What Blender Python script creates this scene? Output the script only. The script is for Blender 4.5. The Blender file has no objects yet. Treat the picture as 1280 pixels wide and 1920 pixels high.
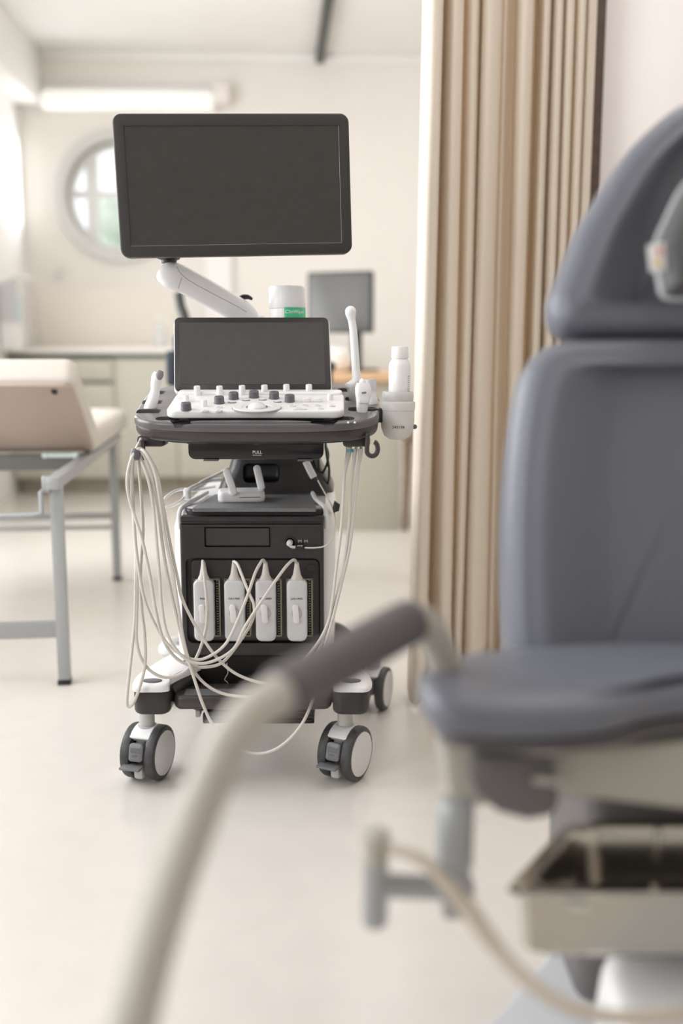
import bpy, bmesh, math, random
from mathutils import Vector as V, Matrix
random.seed(4)
C = bpy.context.scene
COL = C.collection
PI = math.pi
# ------------------------------------------------------------------ camera, world, lights, exposure
FP, HCAM = 1866.7, 0.9                      # focal length in pixels of the 1280 px frame, eye height
PITCH = math.atan(300/FP)
CA, SA = math.cos(PITCH), math.sin(PITCH)
cam_d = bpy.data.cameras.new('camera'); cam = bpy.data.objects.new('camera', cam_d); COL.objects.link(cam)
cam.location = (0, 0, HCAM); cam.rotation_euler = (PI/2-PITCH, 0, 0)
cam_d.sensor_fit = 'HORIZONTAL'; cam_d.sensor_width = 24; cam_d.lens = 35
cam_d.clip_start = 0.05
cam_d.dof.use_dof = True; cam_d.dof.focus_distance = 2.03; cam_d.dof.aperture_fstop = 1.25
C.camera = cam
C.view_settings.view_transform = 'Standard'; C.view_settings.look = 'None'
C.view_settings.gamma = 1; C.view_settings.use_curve_mapping = False
C.view_settings.exposure = 0.0
C.cycles.max_bounces = 10; C.cycles.diffuse_bounces = 6; C.cycles.transparent_max_bounces = 12
C.cycles.use_denoising = True

world = bpy.data.worlds.new('world'); C.world = world; world.use_nodes = True
nt = world.node_tree; nt.nodes.clear()
wo = nt.nodes.new('ShaderNodeOutputWorld'); bg = nt.nodes.new('ShaderNodeBackground')
bg.inputs[0].default_value = (0.93, 0.96, 1.0, 1); bg.inputs[1].default_value = 1.7
nt.links.new(bg.outputs[0], wo.inputs[0])

YAW = math.radians(3.07)                     # the room is turned a little against the view
EX = V((math.cos(YAW), math.sin(YAW), 0)); EY = V((-math.sin(YAW), math.cos(YAW), 0)); EZ = V((0, 0, 1))
UL, VB, ZC = -1.752, 6.98, 2.84              # left wall, back wall, ceiling in the room's own axes
def W(u, v, z=0.0): return EX*u + EY*v + EZ*z

def area(name, u, v, z, sx, sy, dirn, power, col=(1, 1, 1)):
    l = bpy.data.lights.new(name, 'AREA'); l.shape = 'RECTANGLE'; l.size = sx; l.size_y = sy
    l.energy = power; l.color = col
    o = bpy.data.objects.new(name, l); COL.objects.link(o); o.location = W(u, v, z)
    o.rotation_euler = dirn.to_track_quat('-Z', 'Y').to_euler()
    return o
for v0, pw in ((0.1, 26), (2.2, 42), (4.3, 53)):
    area('window_daylight', UL-0.12, v0, 1.45, 1.3, 1.7, EX, pw, (0.97, 0.985, 1.0))
area('window_daylight', -1.55, VB-.05, 2.0, .55, .55, -EY, 5, (0.97, 0.985, 1.0))
area('ceiling_fill', 1.2, 4.6, ZC-.02, 1.5, 1.5, -EZ, 17, (1.0, 0.98, 0.95))  # added fill light towards the back of the room, no known lamp
area('ceiling_fill', .9, 1.7, ZC-.02, 1.2, 1.2, -EZ, 13, (1.0, 0.98, 0.95))  # added fill to brighten the rose wall and curtain, not a real lamp

# ------------------------------------------------------------------ rays of the reference view
def ray(x, y):
    vv = (960-y)/FP
    return V(((x-640)/FP, CA+vv*SA, -SA+vv*CA))
def A(x, y, d):
    r = ray(x, y); t = d/r.y
    return V((r.x*t, d, HCAM+r.z*t))
def onz(x, y, z):
    r = ray(x, y); t = (z-HCAM)/r.z
    return V((0, 0, HCAM)) + r*t
def onplane(x, y, O, n):
    r = ray(x, y); c = V((0, 0, HCAM))
    return c + r*((O-c).dot(n)/r.dot(n))
def onv(x, y, v):                            # on a plane parallel to the back wall -> (u, z)
    p = onplane(x, y, W(0, v), EY); return p.dot(EX), p.z
def M2(px, d): return px*d/FP*1.0            # pixels to metres at a distance

# ------------------------------------------------------------------ materials
MATS = {}
def mat(name, col, rough=0.5, metal=0.0, noise=0.0, nscale=60, bump=0.0, bscale=300, trans=0.0, coat=0.0, spec=0.5, alpha=1.0, sub=0.0, emit=0.0, aniso=None):
    if name in MATS: return MATS[name]
    m = bpy.data.materials.new(name); m.use_nodes = True; t = m.node_tree
    b = t.nodes['Principled BSDF']; out = t.nodes['Material Output']
    b.inputs['Base Color'].default_value = (*col, 1); b.inputs['Roughness'].default_value = rough
    b.inputs['Metallic'].default_value = metal; b.inputs['Specular IOR Level'].default_value = spec
    if coat: b.inputs['Coat Weight'].default_value = coat; b.inputs['Coat Roughness'].default_value = 0.08
    if trans: b.inputs['Transmission Weight'].default_value = trans
    if alpha < 1: b.inputs['Alpha'].default_value = alpha
    if emit:
        b.inputs['Emission Color'].default_value = (*col, 1); b.inputs['Emission Strength'].default_value = emit
    tc = t.nodes.new('ShaderNodeTexCoord')
    if noise:
        n = t.nodes.new('ShaderNodeTexNoise'); n.inputs['Scale'].default_value = nscale; n.inputs['Detail'].default_value = 6
        mp = t.nodes.new('ShaderNodeMapRange')
        mp.inputs['From Min'].default_value = 0.3; mp.inputs['From Max'].default_value = 0.7
        mp.inputs['To Min'].default_value = 1-noise; mp.inputs['To Max'].default_value = 1+noise
        mx = t.nodes.new('ShaderNodeVectorMath'); mx.operation = 'SCALE'
        mx.inputs[0].default_value = col
        t.links.new(tc.outputs['Object'], n.inputs['Vector']); t.links.new(n.outputs['Fac'], mp.inputs['Value'])
        t.links.new(mp.outputs[0], mx.inputs['Scale']); t.links.new(mx.outputs[0], b.inputs['Base Color'])
    if bump:
        n2 = t.nodes.new('ShaderNodeTexNoise'); n2.inputs['Scale'].default_value = bscale; n2.inputs['Detail'].default_value = 3
        bp = t.nodes.new('ShaderNodeBump'); bp.inputs['Strength'].default_value = bump; bp.inputs['Distance'].default_value = 0.002
        t.links.new(tc.outputs['Object'], n2.inputs['Vector']); t.links.new(n2.outputs['Fac'], bp.inputs['Height'])
        t.links.new(bp.outputs[0], b.inputs['Normal'])
    if sub:
        tr = t.nodes.new('ShaderNodeBsdfTranslucent'); tr.inputs[0].default_value = (col[0], col[1]*0.95, col[2]*0.86, 1)
        mix = t.nodes.new('ShaderNodeMixShader'); mix.inputs[0].default_value = sub
        t.links.new(b.outputs[0], mix.inputs[1]); t.links.new(tr.outputs[0], mix.inputs[2]); t.links.new(mix.outputs[0], out.inputs[0])
    MATS[name] = m
    return m
m_floor = mat('cream vinyl', (0.67, 0.632, 0.588), 0.24, noise=0.02, nscale=14, bump=0.06, bscale=220, spec=0.8)
m_wall = mat('warm white wall paint', (0.82, 0.785, 0.748), 0.75, noise=0.012, nscale=5, bump=0.05, bscale=260)
m_wallw = mat('white wall paint', (0.88, 0.87, 0.85), 0.75, noise=0.01, nscale=5)
m_ceil = mat('ceiling paint', (0.88, 0.87, 0.85), 0.8, noise=0.01, nscale=4)
m_pink = mat('pale rose wall paint', (0.88, 0.83, 0.82), 0.75, noise=0.01, nscale=5)
m_jamb = mat('dark brown wood', (0.075, 0.045, 0.032), 0.5, noise=0.25, nscale=30)
m_splash = mat('pale beige panel', (0.84, 0.79, 0.72), 0.45)
m_ring = mat('light grey paint', (0.66, 0.665, 0.65), 0.5)
m_winw = mat('white window paint', (0.86, 0.87, 0.87), 0.4)
m_glass = mat('window glass', (0.96, 0.99, 0.98), 0.02, alpha=0.12)
m_cab = mat('sage beige laminate', (0.53, 0.505, 0.43), 0.5)
m_gap = mat('dark green shadow gap profile', (0.10, 0.12, 0.085), 0.6)
m_top = mat('white worktop', (0.80, 0.77, 0.73), 0.35)
m_wood = mat('light oak', (0.74, 0.50, 0.30), 0.45, noise=0.08, nscale=12)
m_black = mat('satin black plastic', (0.028, 0.025, 0.026), 0.33, noise=0.15, nscale=40, bump=0.05, bscale=900)
m_blackgl = mat('gloss black plastic', (0.012, 0.011, 0.012), 0.12)
m_bezel = mat('soft black bezel plastic', (0.030, 0.027, 0.026), 0.42, bump=0.12, bscale=1500)
m_screen = mat('matt screen glass', (0.040, 0.035, 0.032), 0.30, noise=0.12, nscale=50, bump=0.10, bscale=1600, spec=0.55)
m_tscreen = mat('touch screen glass', (0.055, 0.052, 0.050), 0.13, noise=0.05, nscale=60)
m_tray = mat('charcoal plastic', (0.115, 0.106, 0.110), 0.22, bump=0.05, bscale=700)
m_tray2 = mat('brown grey plastic', (0.052, 0.044, 0.043), 0.3, bump=0.05, bscale=700)
m_pad = mat('grey rubber mat', (0.17, 0.17, 0.175), 0.7, noise=0.12, nscale=260, bump=0.2, bscale=900)
m_white = mat('white plastic', (0.80, 0.79, 0.795), 0.32)
m_panelw = mat('warm white plastic', (0.78, 0.765, 0.76), 0.35)
m_knobd = mat('dark grey knob plastic', (0.11, 0.11, 0.125), 0.4)
m_key = mat('pale key plastic', (0.70, 0.69, 0.69), 0.4)
m_cable = mat('ivory cable rubber', (0.62, 0.585, 0.54), 0.42)
m_thinc = mat('cream thin cable', (0.70, 0.67, 0.58), 0.4)
m_bcable = mat('dark green black cable', (0.02, 0.028, 0.022), 0.4)
m_conn = mat('connector grey plastic', (0.64, 0.635, 0.635), 0.38)
m_chrome = mat('polished steel', (0.62, 0.61, 0.58), 0.18, metal=1.0)
m_pins = mat('gold pin metal', (0.22, 0.22, 0.16), 0.35, metal=0.9)
m_lens = mat('grey lens rubber', (0.21, 0.20, 0.20), 0.45)
m_cup = mat('translucent white plastic', (0.86, 0.85, 0.84), 0.3, sub=0.35)
m_bottle = mat('bright white bottle plastic', (0.84, 0.83, 0.82), 0.35)
m_green = mat('green label print', (0.05, 0.47, 0.24), 0.5)
m_print = mat('black print', (0.03, 0.03, 0.03), 0.6)
m_wprint = mat('white print', (0.85, 0.85, 0.84), 0.6)
m_gprint = mat('grey print', (0.30, 0.29, 0.31), 0.6)
m_tyre = mat('dark grey tyre rubber', (0.052, 0.050, 0.052), 0.5, noise=0.2, nscale=80)
m_pedal = mat('grey pedal plastic', (0.17, 0.17, 0.18), 0.38)
m_hub = mat('pale grey hub plastic', (0.68, 0.665, 0.66), 0.4)
m_greyp = mat('light grey plastic', (0.50, 0.495, 0.48), 0.4)
m_curt = mat('cream curtain cloth', (0.86, 0.785, 0.69), 0.85, noise=0.03, nscale=200, bump=0.15, bscale=700, sub=0.22)
m_vinyl = mat('cream upholstery vinyl', (0.65, 0.605, 0.55), 0.38)
m_under = mat('beige backing board', (0.46, 0.375, 0.315), 0.6)
m_steelp = mat('grey painted steel', (0.37, 0.38, 0.385), 0.35, metal=0.2)
m_bluew = mat('pale blue metal', (0.62, 0.72, 0.72), 0.3)
m_uph = mat('blue grey upholstery', (0.15, 0.156, 0.186), 0.38, noise=0.02, nscale=400, bump=0.08, bscale=1400, spec=0.5)
m_uphd = mat('taupe grey upholstery', (0.10, 0.09, 0.095), 0.45, spec=0.5)
m_pil = mat('dark grey pillow cloth', (0.085, 0.085, 0.088), 0.5)
m_pipe = mat('grey piping', (0.50, 0.51, 0.53), 0.4)
m_ctube = mat('warm grey enamelled tube', (0.46, 0.43, 0.38), 0.28)
m_grip = mat('dark foam grip', (0.105, 0.092, 0.098), 0.55)
m_mech = mat('warm grey cast housing', (0.40, 0.38, 0.33), 0.35)
m_mechd = mat('dark grey cover', (0.13, 0.12, 0.118), 0.45)
m_steel = mat('brushed steel', (0.50, 0.47, 0.42), 0.18, metal=1.0)
m_basec = mat('light grey cover', (0.58, 0.59, 0.62), 0.35)
m_hose = mat('beige hose', (0.52, 0.45, 0.37), 0.45)
m_red = mat('red print', (0.75, 0.25, 0.25), 0.6)
m_yel = mat('yellow print', (0.85, 0.58, 0.10), 0.6)
m_oblack = mat('dark chair plastic', (0.04, 0.045, 0.042), 0.5)
m_navy = mat('navy chair fabric', (0.05, 0.06, 0.085), 0.8)
m_lawn = mat('lawn green', (0.30, 0.38, 0.22), 0.9, noise=0.3, nscale=3)
m_tree = mat('leaf green', (0.62, 0.70, 0.60), 0.8, noise=0.3, nscale=6)

# ------------------------------------------------------------------ mesh helpers (all in world coordinates)
def BM(): return bmesh.new()
def rootloc(p):
    while p is not None and p.parent is not None: p = p.parent
    return V(p['_l']) if p is not None else V((0, 0, 0))
def obj(name, bm, m, parent=None, smooth=True, sharp=35):
    bmesh.ops.remove_doubles(bm, verts=bm.verts, dist=1e-6)
    bmesh.ops.recalc_face_normals(bm, faces=bm.faces)
    off = rootloc(parent) if parent is not None else V((0, 0, 0))
    if off.length: bmesh.ops.translate(bm, vec=-off, verts=bm.verts)
    me = bpy.data.meshes.new(name); bm.to_mesh(me); bm.free()
    if smooth:
        me.polygons.foreach_set('use_smooth', [True]*len(me.polygons))
        me.set_sharp_from_angle(angle=math.radians(sharp))
    me.materials.append(m)
    o = bpy.data.objects.new(name, me); COL.objects.link(o); o.parent = parent
    return o
LOCS = {}
def thing(name, label, cat, loc, group=None):
    o = bpy.data.objects.new(name, None); COL.objects.link(o); o.location = loc
    o.empty_display_size = 0.05
    o['label'] = label; o['category'] = cat; o['_l'] = list(loc)
    if group: o['group'] = group
    return o
def tag(o, label, cat, group=None):
    o['label'] = label; o['category'] = cat
    if group: o['group'] = group
    return o
def struct(name, bm, m, **k):
    o = obj(name, bm, m, **k); o['kind'] = 'structure'; o['_l'] = [0, 0, 0]; return o

def box(bm, c, size, ex=V((1, 0, 0)), ey=V((0, 1, 0)), ez=V((0, 0, 1)), r=0.0, seg=2):
    b2 = bmesh.new(); bmesh.ops.create_cube(b2, size=1)
    for v in b2.verts: v.co = V((v.co.x*size[0], v.co.y*size[1], v.co.z*size[2]))
    if r: bmesh.ops.bevel(b2, geom=b2.edges[:], offset=r, segments=seg, profile=0.5, affect='EDGES')
    for v in b2.verts: v.co = V(c) + ex*v.co.x + ey*v.co.y + ez*v.co.z
    me = bpy.data.meshes.new('t'); b2.to_mesh(me); bm.from_mesh(me); bpy.data.meshes.remove(me); b2.free()
    return bm
def ring_faces(bm, rings, cap0=True, cap1=True, closed=True):
    vr = [[bm.verts.new(p) for p in r] for r in rings]
    n = len(rings[0])
    for a, b in zip(vr, vr[1:]):
        for i in range(n if closed else n-1):
            j = (i+1) % n
            bm.faces.new((a[i], a[j], b[j], b[i]))
    if cap0: bm.faces.new(list(reversed(vr[0])))
    if cap1: bm.faces.new(vr[-1])
    return bm
def rrect(w, h, r, n=6, c=(0, 0)):
    pts = []
    rs = r if isinstance(r, (list, tuple)) else (r,)*4
    for q, (sx, sy) in enumerate(((1, 1), (-1, 1), (-1, -1), (1, -1))):
        rr = rs[q]
        for k in range(n+1):
            a = PI/2*(q + k/n)
            pts.append((c[0]+sx*(w/2-rr)+rr*math.cos(a), c[1]+sy*(h/2-rr)+rr*math.sin(a)))
    return pts
def ell(rx, ry, n=32, c=(0, 0)): return [(c[0]+rx*math.cos(2*PI*i/n), c[1]+ry*math.sin(2*PI*i/n)) for i in range(n)]
def cr(pts, sub=8, closed=False):
    P = [V(p) if len(p) == 3 else V((*p, 0)) for p in pts]; out = []; n = len(P)
    for i in range(n if closed else n-1):
        p0 = P[(i-1) % n] if closed or i > 0 else P[0]*2-P[1]
        p1 = P[i]; p2 = P[(i+1) % n]
        p3 = P[(i+2) % n] if closed or i+2 < n else P[-1]*2-P[-2]
        for k in range(sub):
            t = k/sub; t2 = t*t; t3 = t2*t
            out.append(0.5*((2*p1)+(-p0+p2)*t+(2*p0-5*p1+4*p2-p3)*t2+(-p0+3*p1-3*p2+p3)*t3))
    if not closed: out.append(P[-1])
    return out
def pillow(bm, outline, O, ex, ey, en, T, r=0.002, seg=3, rb=None, prof=None):
    """plate with outline in (ex, ey), top face at O, thickness T against en, rounded rims; prof = extra (sx, sy, height) rings on top"""
    n = len(outline); P = [V((p[0], p[1])) for p in outline]
    area2 = sum(P[i].x*P[(i+1) % n].y-P[(i+1) % n].x*P[i].y for i in range(n))
    if area2 < 0: P.reverse()
    N = []
    for i in range(n):
        d = (P[(i+1) % n]-P[i-1]); d = d.normalized() if d.length > 1e-9 else V((1, 0)); N.append(V((d.y, -d.x)))
    rb = r if rb is None else rb
    L = []
    for k in range(seg+1):
        a = PI/2*k/seg; L.append((rb*(1-math.sin(a)), -T+rb*(1-math.cos(a))))
    for k in range(seg+1):
        a = PI/2*k/seg; L.append((r*(1-math.cos(a)), -r+r*math.sin(a)))
    rings = [[O+ex*(P[i]-N[i]*ins).x+ey*(P[i]-N[i]*ins).y+en*z for i in range(n)] for ins, z in L]
    if prof:
        cx = sum(p.x for p in P)/n; cy = sum(p.y for p in P)/n
        q = [P[i]-N[i]*r for i in range(n)]
        for sx, sy, z in prof:
            rings.append([O+ex*(cx+(p.x-cx)*sx)+ey*(cy+(p.y-cy)*sy)+en*z for p in q])
    return ring_faces(bm, rings)
def tube(bm, pts, r, n=10, sub=8, smooth=True, caps=True, sq=1.0):
    P = cr(pts, sub) if smooth else [V(p) for p in pts]
    R = r if isinstance(r, (list, tuple)) else None
    m = len(P); rings = []
    t0 = (P[1]-P[0]).normalized(); up = V((0, 0, 1)) if abs(t0.z) < 0.9 else V((1, 0, 0))
    nn = (up-t0*up.dot(t0)).normalized()
    for i in range(m):
        t = (P[min(i+1, m-1)]-P[max(i-1, 0)]).normalized()
        nn = (nn-t*nn.dot(t)).normalized(); b = t.cross(nn)
        if R:
            f = i/(m-1)*(len(R)-1); a = min(int(f), len(R)-2); rr = R[a]+(R[a+1]-R[a])*(f-a)
        else: rr = r
        rings.append([P[i]+nn*rr*math.cos(2*PI*k/n)+b*rr*sq*math.sin(2*PI*k/n) for k in range(n)])
    return ring_faces(bm, rings, caps, caps)
def lathe(bm, prof, O, ax=V((0, 0, 1)), n=32, caps=True):
    ax = V(ax).normalized(); s = V((1, 0, 0)) if abs(ax.x) < 0.9 else V((0, 1, 0))
    a = (s-ax*s.dot(ax)).normalized(); b = ax.cross(a)
    rings = [[V(O)+ax*z+a*max(r, 1e-5)*math.cos(2*PI*k/n)+b*max(r, 1e-5)*math.sin(2*PI*k/n) for k in range(n)] for r, z in prof]
    return ring_faces(bm, rings, caps, caps)
def sphere(bm, c, r, sc=(1, 1, 1), n=20):
    m = bmesh.ops.create_uvsphere(bm, u_segments=n, v_segments=n//2, radius=r)
    for v in m['verts']: v.co = V((v.co.x*sc[0], v.co.y*sc[1], v.co.z*sc[2]))+V(c)
    return bm
def text(name, s, size, O, ex, ey, m, parent, depth=0.0003, align='CENTER'):
    cu = bpy.data.curves.new('t', 'FONT'); cu.body = s; cu.size = size; cu.extrude = depth; cu.align_x = align; cu.align_y = 'CENTER'
    o = bpy.data.objects.new('t', cu); COL.objects.link(o)
    dg = bpy.context.evaluated_depsgraph_get(); me = bpy.data.meshes.new_from_object(o.evaluated_get(dg))
    bpy.data.objects.remove(o); bpy.data.curves.remove(cu)
    ex = V(ex).normalized(); ey = V(ey).normalized(); en = ex.cross(ey); off = rootloc(parent)
    for v in me.vertices: v.co = V(O)+ex*v.co.x+ey*v.co.y+en*v.co.z-off
    me.materials.clear(); me.materials.append(m); me.name = name
    o = bpy.data.objects.new(name, me); COL.objects.link(o); o.parent = parent
    return o
def cut(o, cutter_bm):
    """real recess: subtract a mesh once and keep the result"""
    off = rootloc(o.parent) if o.parent else V((0, 0, 0))
    bmesh.ops.recalc_face_normals(cutter_bm, faces=cutter_bm.faces)
    bmesh.ops.translate(cutter_bm, vec=-off, verts=cutter_bm.verts)
    me = bpy.data.meshes.new('c'); cutter_bm.to_mesh(me); cutter_bm.free()
    c = bpy.data.objects.new('c', me); COL.objects.link(c); c.parent = o.parent
    md = o.modifiers.new('b', 'BOOLEAN'); md.operation = 'DIFFERENCE'; md.object = c; md.solver = 'EXACT'
    bpy.context.view_layer.update()
    dg = bpy.context.evaluated_depsgraph_get(); nm = bpy.data.meshes.new_from_object(o.evaluated_get(dg))
    o.modifiers.clear(); old = o.data; o.data = nm; nm.name = old.name
    nm.set_sharp_from_angle(angle=math.radians(35))
    bpy.data.objects.remove(c)
X, Y, Z = V((1, 0, 0)), V((0, 1, 0)), V((0, 0, 1))

# ================================================================== THE ROOM
def wall_rects(bm, O, eu, ew, en, T, rects):
    for (a, b, c, d) in rects:
        box(bm, O+eu*(a+b)/2+ew*(c+d)/2+en*T/2, (b-a, d-c, T), eu, ew, en)
UR, VF = 2.6, -3.2
bm = BM(); box(bm, W((UL+UR)/2, (VF+VB)/2, -0.05), (UR-UL+.4, VB-VF+.4, 0.1), EX, EY, Z); struct('floor', bm, m_floor)
bm = BM(); box(bm, W((UL+UR)/2, (VF+VB)/2, ZC+.05), (UR-UL+.4, VB-VF+.4, 0.1), EX, EY, Z); struct('ceiling', bm, m_ceil)
# back wall with the round opening
wu, wz = onv(226, 368, VB); wr = (onv(226, 471, VB)[1]-wz)*-1
bm = BM()
sq = wr*1.6; NW = 64
for yy, flip in ((0, 0), (0.18, 1)):
    inner = [W(wu+wr*math.cos(2*PI*i/NW), VB+yy, wz+wr*math.sin(2*PI*i/NW)) for i in range(NW)]
    outer = []
    for i in range(NW):
        a = 2*PI*i/NW; c, s = math.cos(a), math.sin(a); k = sq/max(abs(c), abs(s)); outer.append(W(wu+k*c, VB+yy, wz+k*s))
    ring_faces(bm, [inner, outer], False, False)
ring_faces(bm, [[W(wu+wr*math.cos(2*PI*i/NW), VB, wz+wr*math.sin(2*PI*i/NW)) for i in range(NW)],
                [W(wu+wr*math.cos(2*PI*i/NW), VB+.18, wz+wr*math.sin(2*PI*i/NW)) for i in range(NW)]], False, False)
wall_rects(bm, W(0, VB, 0), EX, Z, EY, 0.18, [(UL-.2, wu-sq, 0, ZC), (wu+sq, UR+.2, 0, ZC), (wu-sq, wu+sq, 0, wz-sq), (wu-sq, wu+sq, wz+sq, ZC)])
struct('wall_back', bm, m_wall, smooth=False)
# round window
wt = thing('window_1', 'round window with white glazing bars in the back wall', 'window', W(wu, VB, wz)); wt['kind'] = 'structure'
bm = BM(); ro = wr*1.22
rings = []
for (r_, y_) in ((ro, 0.0), (ro, -0.03), (ro-.01, -0.04), (wr+.012, -.04), (wr, -.03), (wr, .08)):
    rings.append([W(wu+r_*math.cos(2*PI*i/NW), VB+y_, wz+r_*math.sin(2*PI*i/NW)) for i in range(NW)])
ring_faces(bm, rings, False, False); obj('window_frame', bm, m_ring, wt)
bm = BM(); rings = []
for (r_, y_) in ((wr, .12), (wr, .09), (wr-.03, .09), (wr-.03, .14), (wr, .14)):
    rings.append([W(wu+r_*math.cos(2*PI*i/NW), VB+y_, wz+r_*math.sin(2*PI*i/NW)) for i in range(NW)])
ring_faces(bm, rings, False, False); obj('sash', bm, m_winw, wt)
bm = BM()
for px, wpx in ((174, 22), (278, 22)):
    u1, _ = onv(px, 365, VB+.12); hw = math.sqrt(max(.01, wr**2-(u1-wu)**2)); box(bm, W(u1, VB+.12, wz), (wpx*VB/FP, .04, 2*hw-.02), EX, EY, Z)
_, z1 = onv(174, 365, VB+.12); box(bm, W(wu, VB+.12, z1), (2*wr-.04, .03, 13*VB/FP), EX, EY, Z)
obj('glazing_bar', bm, m_winw, wt)
bm = BM(); pillow(bm, ell(wr-.02, wr-.02, 48), W(wu, VB+.13, wz), EX, Z, -EY, .004, .001, 1); obj('pane', bm, m_glass, wt)
# left wall with three tall windows (outside the frame) that bring the daylight
bm = BM()
wins = [(-.55, .75), (1.55, 2.85), (3.65, 4.95)]
rects = []; a0 = VF
for (a, b) in wins:
    rects += [(a0, a, 0, ZC), (a, b, 0, .6), (a, b, 2.3, ZC)]; a0 = b
rects.append((a0, VB, 0, ZC))
wall_rects(bm, W(UL, 0, 0), EY, Z, -EX, 0.25, rects); struct('wall_left', bm, m_wallw, smooth=False)
for i, (a, b) in enumerate(wins):
    bm = BM()
    for (c0, c1, d0, d1) in ((a, b, .6, .66), (a, b, 2.24, 2.3), (a, a+.06, .66, 2.24), (b-.06, b, .66, 2.24), ((a+b)/2-.03, (a+b)/2+.03, .66, 2.24)):
        box(bm, W(UL-.2, (c0+c1)/2, (d0+d1)/2), (.05, c1-c0, d1-d0), EX, EY, Z)
    struct('window_%d' % (i+2), bm, m_winw, smooth=False)
# rear wall with a wide opening, right wall
bm = BM(); wall_rects(bm, W(0, VF, 0), EX, Z, -EY, .2, [(UL-.2, -.9, 0, ZC), (2.1, UR+.2, 0, ZC), (-.9, 2.1, 0, ZC)]); struct('wall_rear', bm, m_wallw, smooth=False)
bm = BM(); wall_rects(bm, W(UR, 0, 0), EY, Z, EX, .2, [(VF, VB, 0, ZC)]); struct('wall_right', bm, m_wall, smooth=False)
# boxed beam along the left wall, cornice, splashback panel, partition
ub, zb = onv(80, 200, VB)
bm = BM(); box(bm, W((UL+ub)/2, (VF+VB)/2, (zb+ZC)/2), (ub-UL, VB-VF, ZC-zb), EX, EY, Z, r=.008); struct('trim_1', bm, m_wallw)
bm = BM(); box(bm, W((ub+UR)/2, VB-.015, ZC-.025), (UR-ub, .03, .05), EX, EY, Z, r=.01); struct('trim_2', bm, m_ceil)
usx, zs = onv(72, 545, VB); us2, _ = onv(330, 545, VB); _, zs2 = onv(200, 640, VB)
bm = BM(); box(bm, W((usx+us2)/2, VB-.012, (.9+zs)/2), (us2-usx, .024, zs-.9), EX, EY, Z, r=.003); struct('trim_3', bm, m_splash)
DP = 3.06                                                     # partition to the right of the curtain
p0 = A(1104, 600, DP).x
bm = BM(); box(bm, V((p0+.9, DP+.06, ZC/2)), (1.8, .12, ZC)); struct('wall_partition', bm, m_pink)
bm = BM(); box(bm, V((p0-.03, DP+.05, ZC/2)), (.075, .17, ZC-.002), r=.004); struct('trim_4', bm, m_jamb)
bm = BM(); box(bm, W(.35, 8.0+VB, -.15), (60, 16, .1), EX, EY, Z); struct('ground', bm, m_lawn)
# foliage outside the round window
tr = thing('tree', 'pale green tree outside, seen through the round window', 'tree', W(-1.6, VB+6.5, 0))
bm = BM()
for k in range(60):
    a, b, c = random.gauss(0, .9), random.gauss(0, .7), random.gauss(0, .55)
    m_ = bmesh.ops.create_icosphere(bm, subdivisions=1, radius=random.uniform(.2, .42))
    for v in m_['verts']: v.co += W(-1.6+a, VB+6.5+b, 1.5+c)
obj('foliage', bm, m_tree, tr, smooth=False)
bm = BM(); tube(bm, [W(-1.6, VB+6.5, -.1), W(-1.62, VB+6.5, .6), W(-1.55, VB+6.5, 1.3)], [.12, .1, .08]); obj('trunk', bm, m_jamb, tr)

# ceiling rail
r0 = onplane(597, 126, V((0, 0, ZC-.03)), Z); r1 = onplane(615, 0, V((0, 0, ZC-.03)), Z)
dr = (r0-r1).normalized()
bm = BM(); e2 = Z.cross(dr)
box(bm, (r0+r1-dr*1.6)/2 + Z*-.0, (.055, (r0-r1).length+1.6, .05), e2, dr, Z, r=.004)
tag(obj('curtain_rail', bm, m_bcable), 'black rail fixed along the white ceiling', 'rail')

# wall light
t = thing('wall_light', 'long white tubular light mounted high on the back wall', 'light', W(-1.2, VB-.06, 2.5))
ua, za = onv(78, 162, VB-.1); uc, zc_ = onv(400, 204, VB-.1); ud, _ = onv(430, 180, VB-.1)
bm = BM(); box(bm, W((ua+ud)/2, VB-.035, za-.02), (ud-ua, .07, .08), EX, EY, Z, r=.01); obj('mount', bm, m_white, t)
bm = BM(); lathe(bm, [(0, 0), (.05, .002), (.062, .02), (.062, uc-ua-.02), (.05, uc-ua-.002), (0, uc-ua)], W(ua, VB-.105, (za+zc_)/2-.02), EX); obj('diffuser', bm, mat('daylight glow opal', (.86, .87, .85), .4, sub=.3, emit=.5), t)  # slight emission stands in for daylight whitening the tube
bm = BM(); box(bm, W(ud-.05, VB-.08, za-.035), (.1, .12, .12), EX, EY, Z, r=.01); obj('end_cap', bm, mat('pink white plastic', (.83, .78, .75), .5), t)

# soap dispenser on the left wall near the back
us, zs_ = onv(58, 570, 6.35)
t = thing('soap_dispenser', 'pale grey wall soap dispenser with a lever beside the sink', 'dispenser', W(UL, 6.3, zs_-.15))
bm = BM(); box(bm, W(UL+.055, 6.3, zs_), (.10, .10, .25), EX, EY, Z, r=.012); obj('body', bm, mat('dispenser grey', (.60, .60, .62), .35), t)
bm = BM(); box(bm, W(UL+.115, 6.3, zs_-.03), (.03, .07, .17), EX, EY, Z, r=.008); obj('bottle', bm, m_bluew, t)
bm = BM(); tube(bm, [W(UL+.04, 6.3, zs_+.12), W(UL+.12, 6.3, zs_+.155), W(UL+.2, 6.3, zs_+.15)], .012, sq=2.5); obj('lever', bm, m_white, t)
t = thing('waste_bin', 'small white wall bin under the soap dispenser', 'bin', W(UL+.1, 6.3, .9))
bm = BM(); pillow(bm, rrect(.13, .13, .03), W(UL+.07, 6.3, 1.07), EX, EY, Z, .16, .008); obj('body', bm, m_bottle, t)
bm = BM(); pillow(bm, rrect(.14, .14, .03), W(UL+.07, 6.3, 1.085), EX, EY, Z, .014, .005); obj('lid', bm, m_bottle, t)
uh, zh = onv(112, 513, VB-.03)
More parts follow.
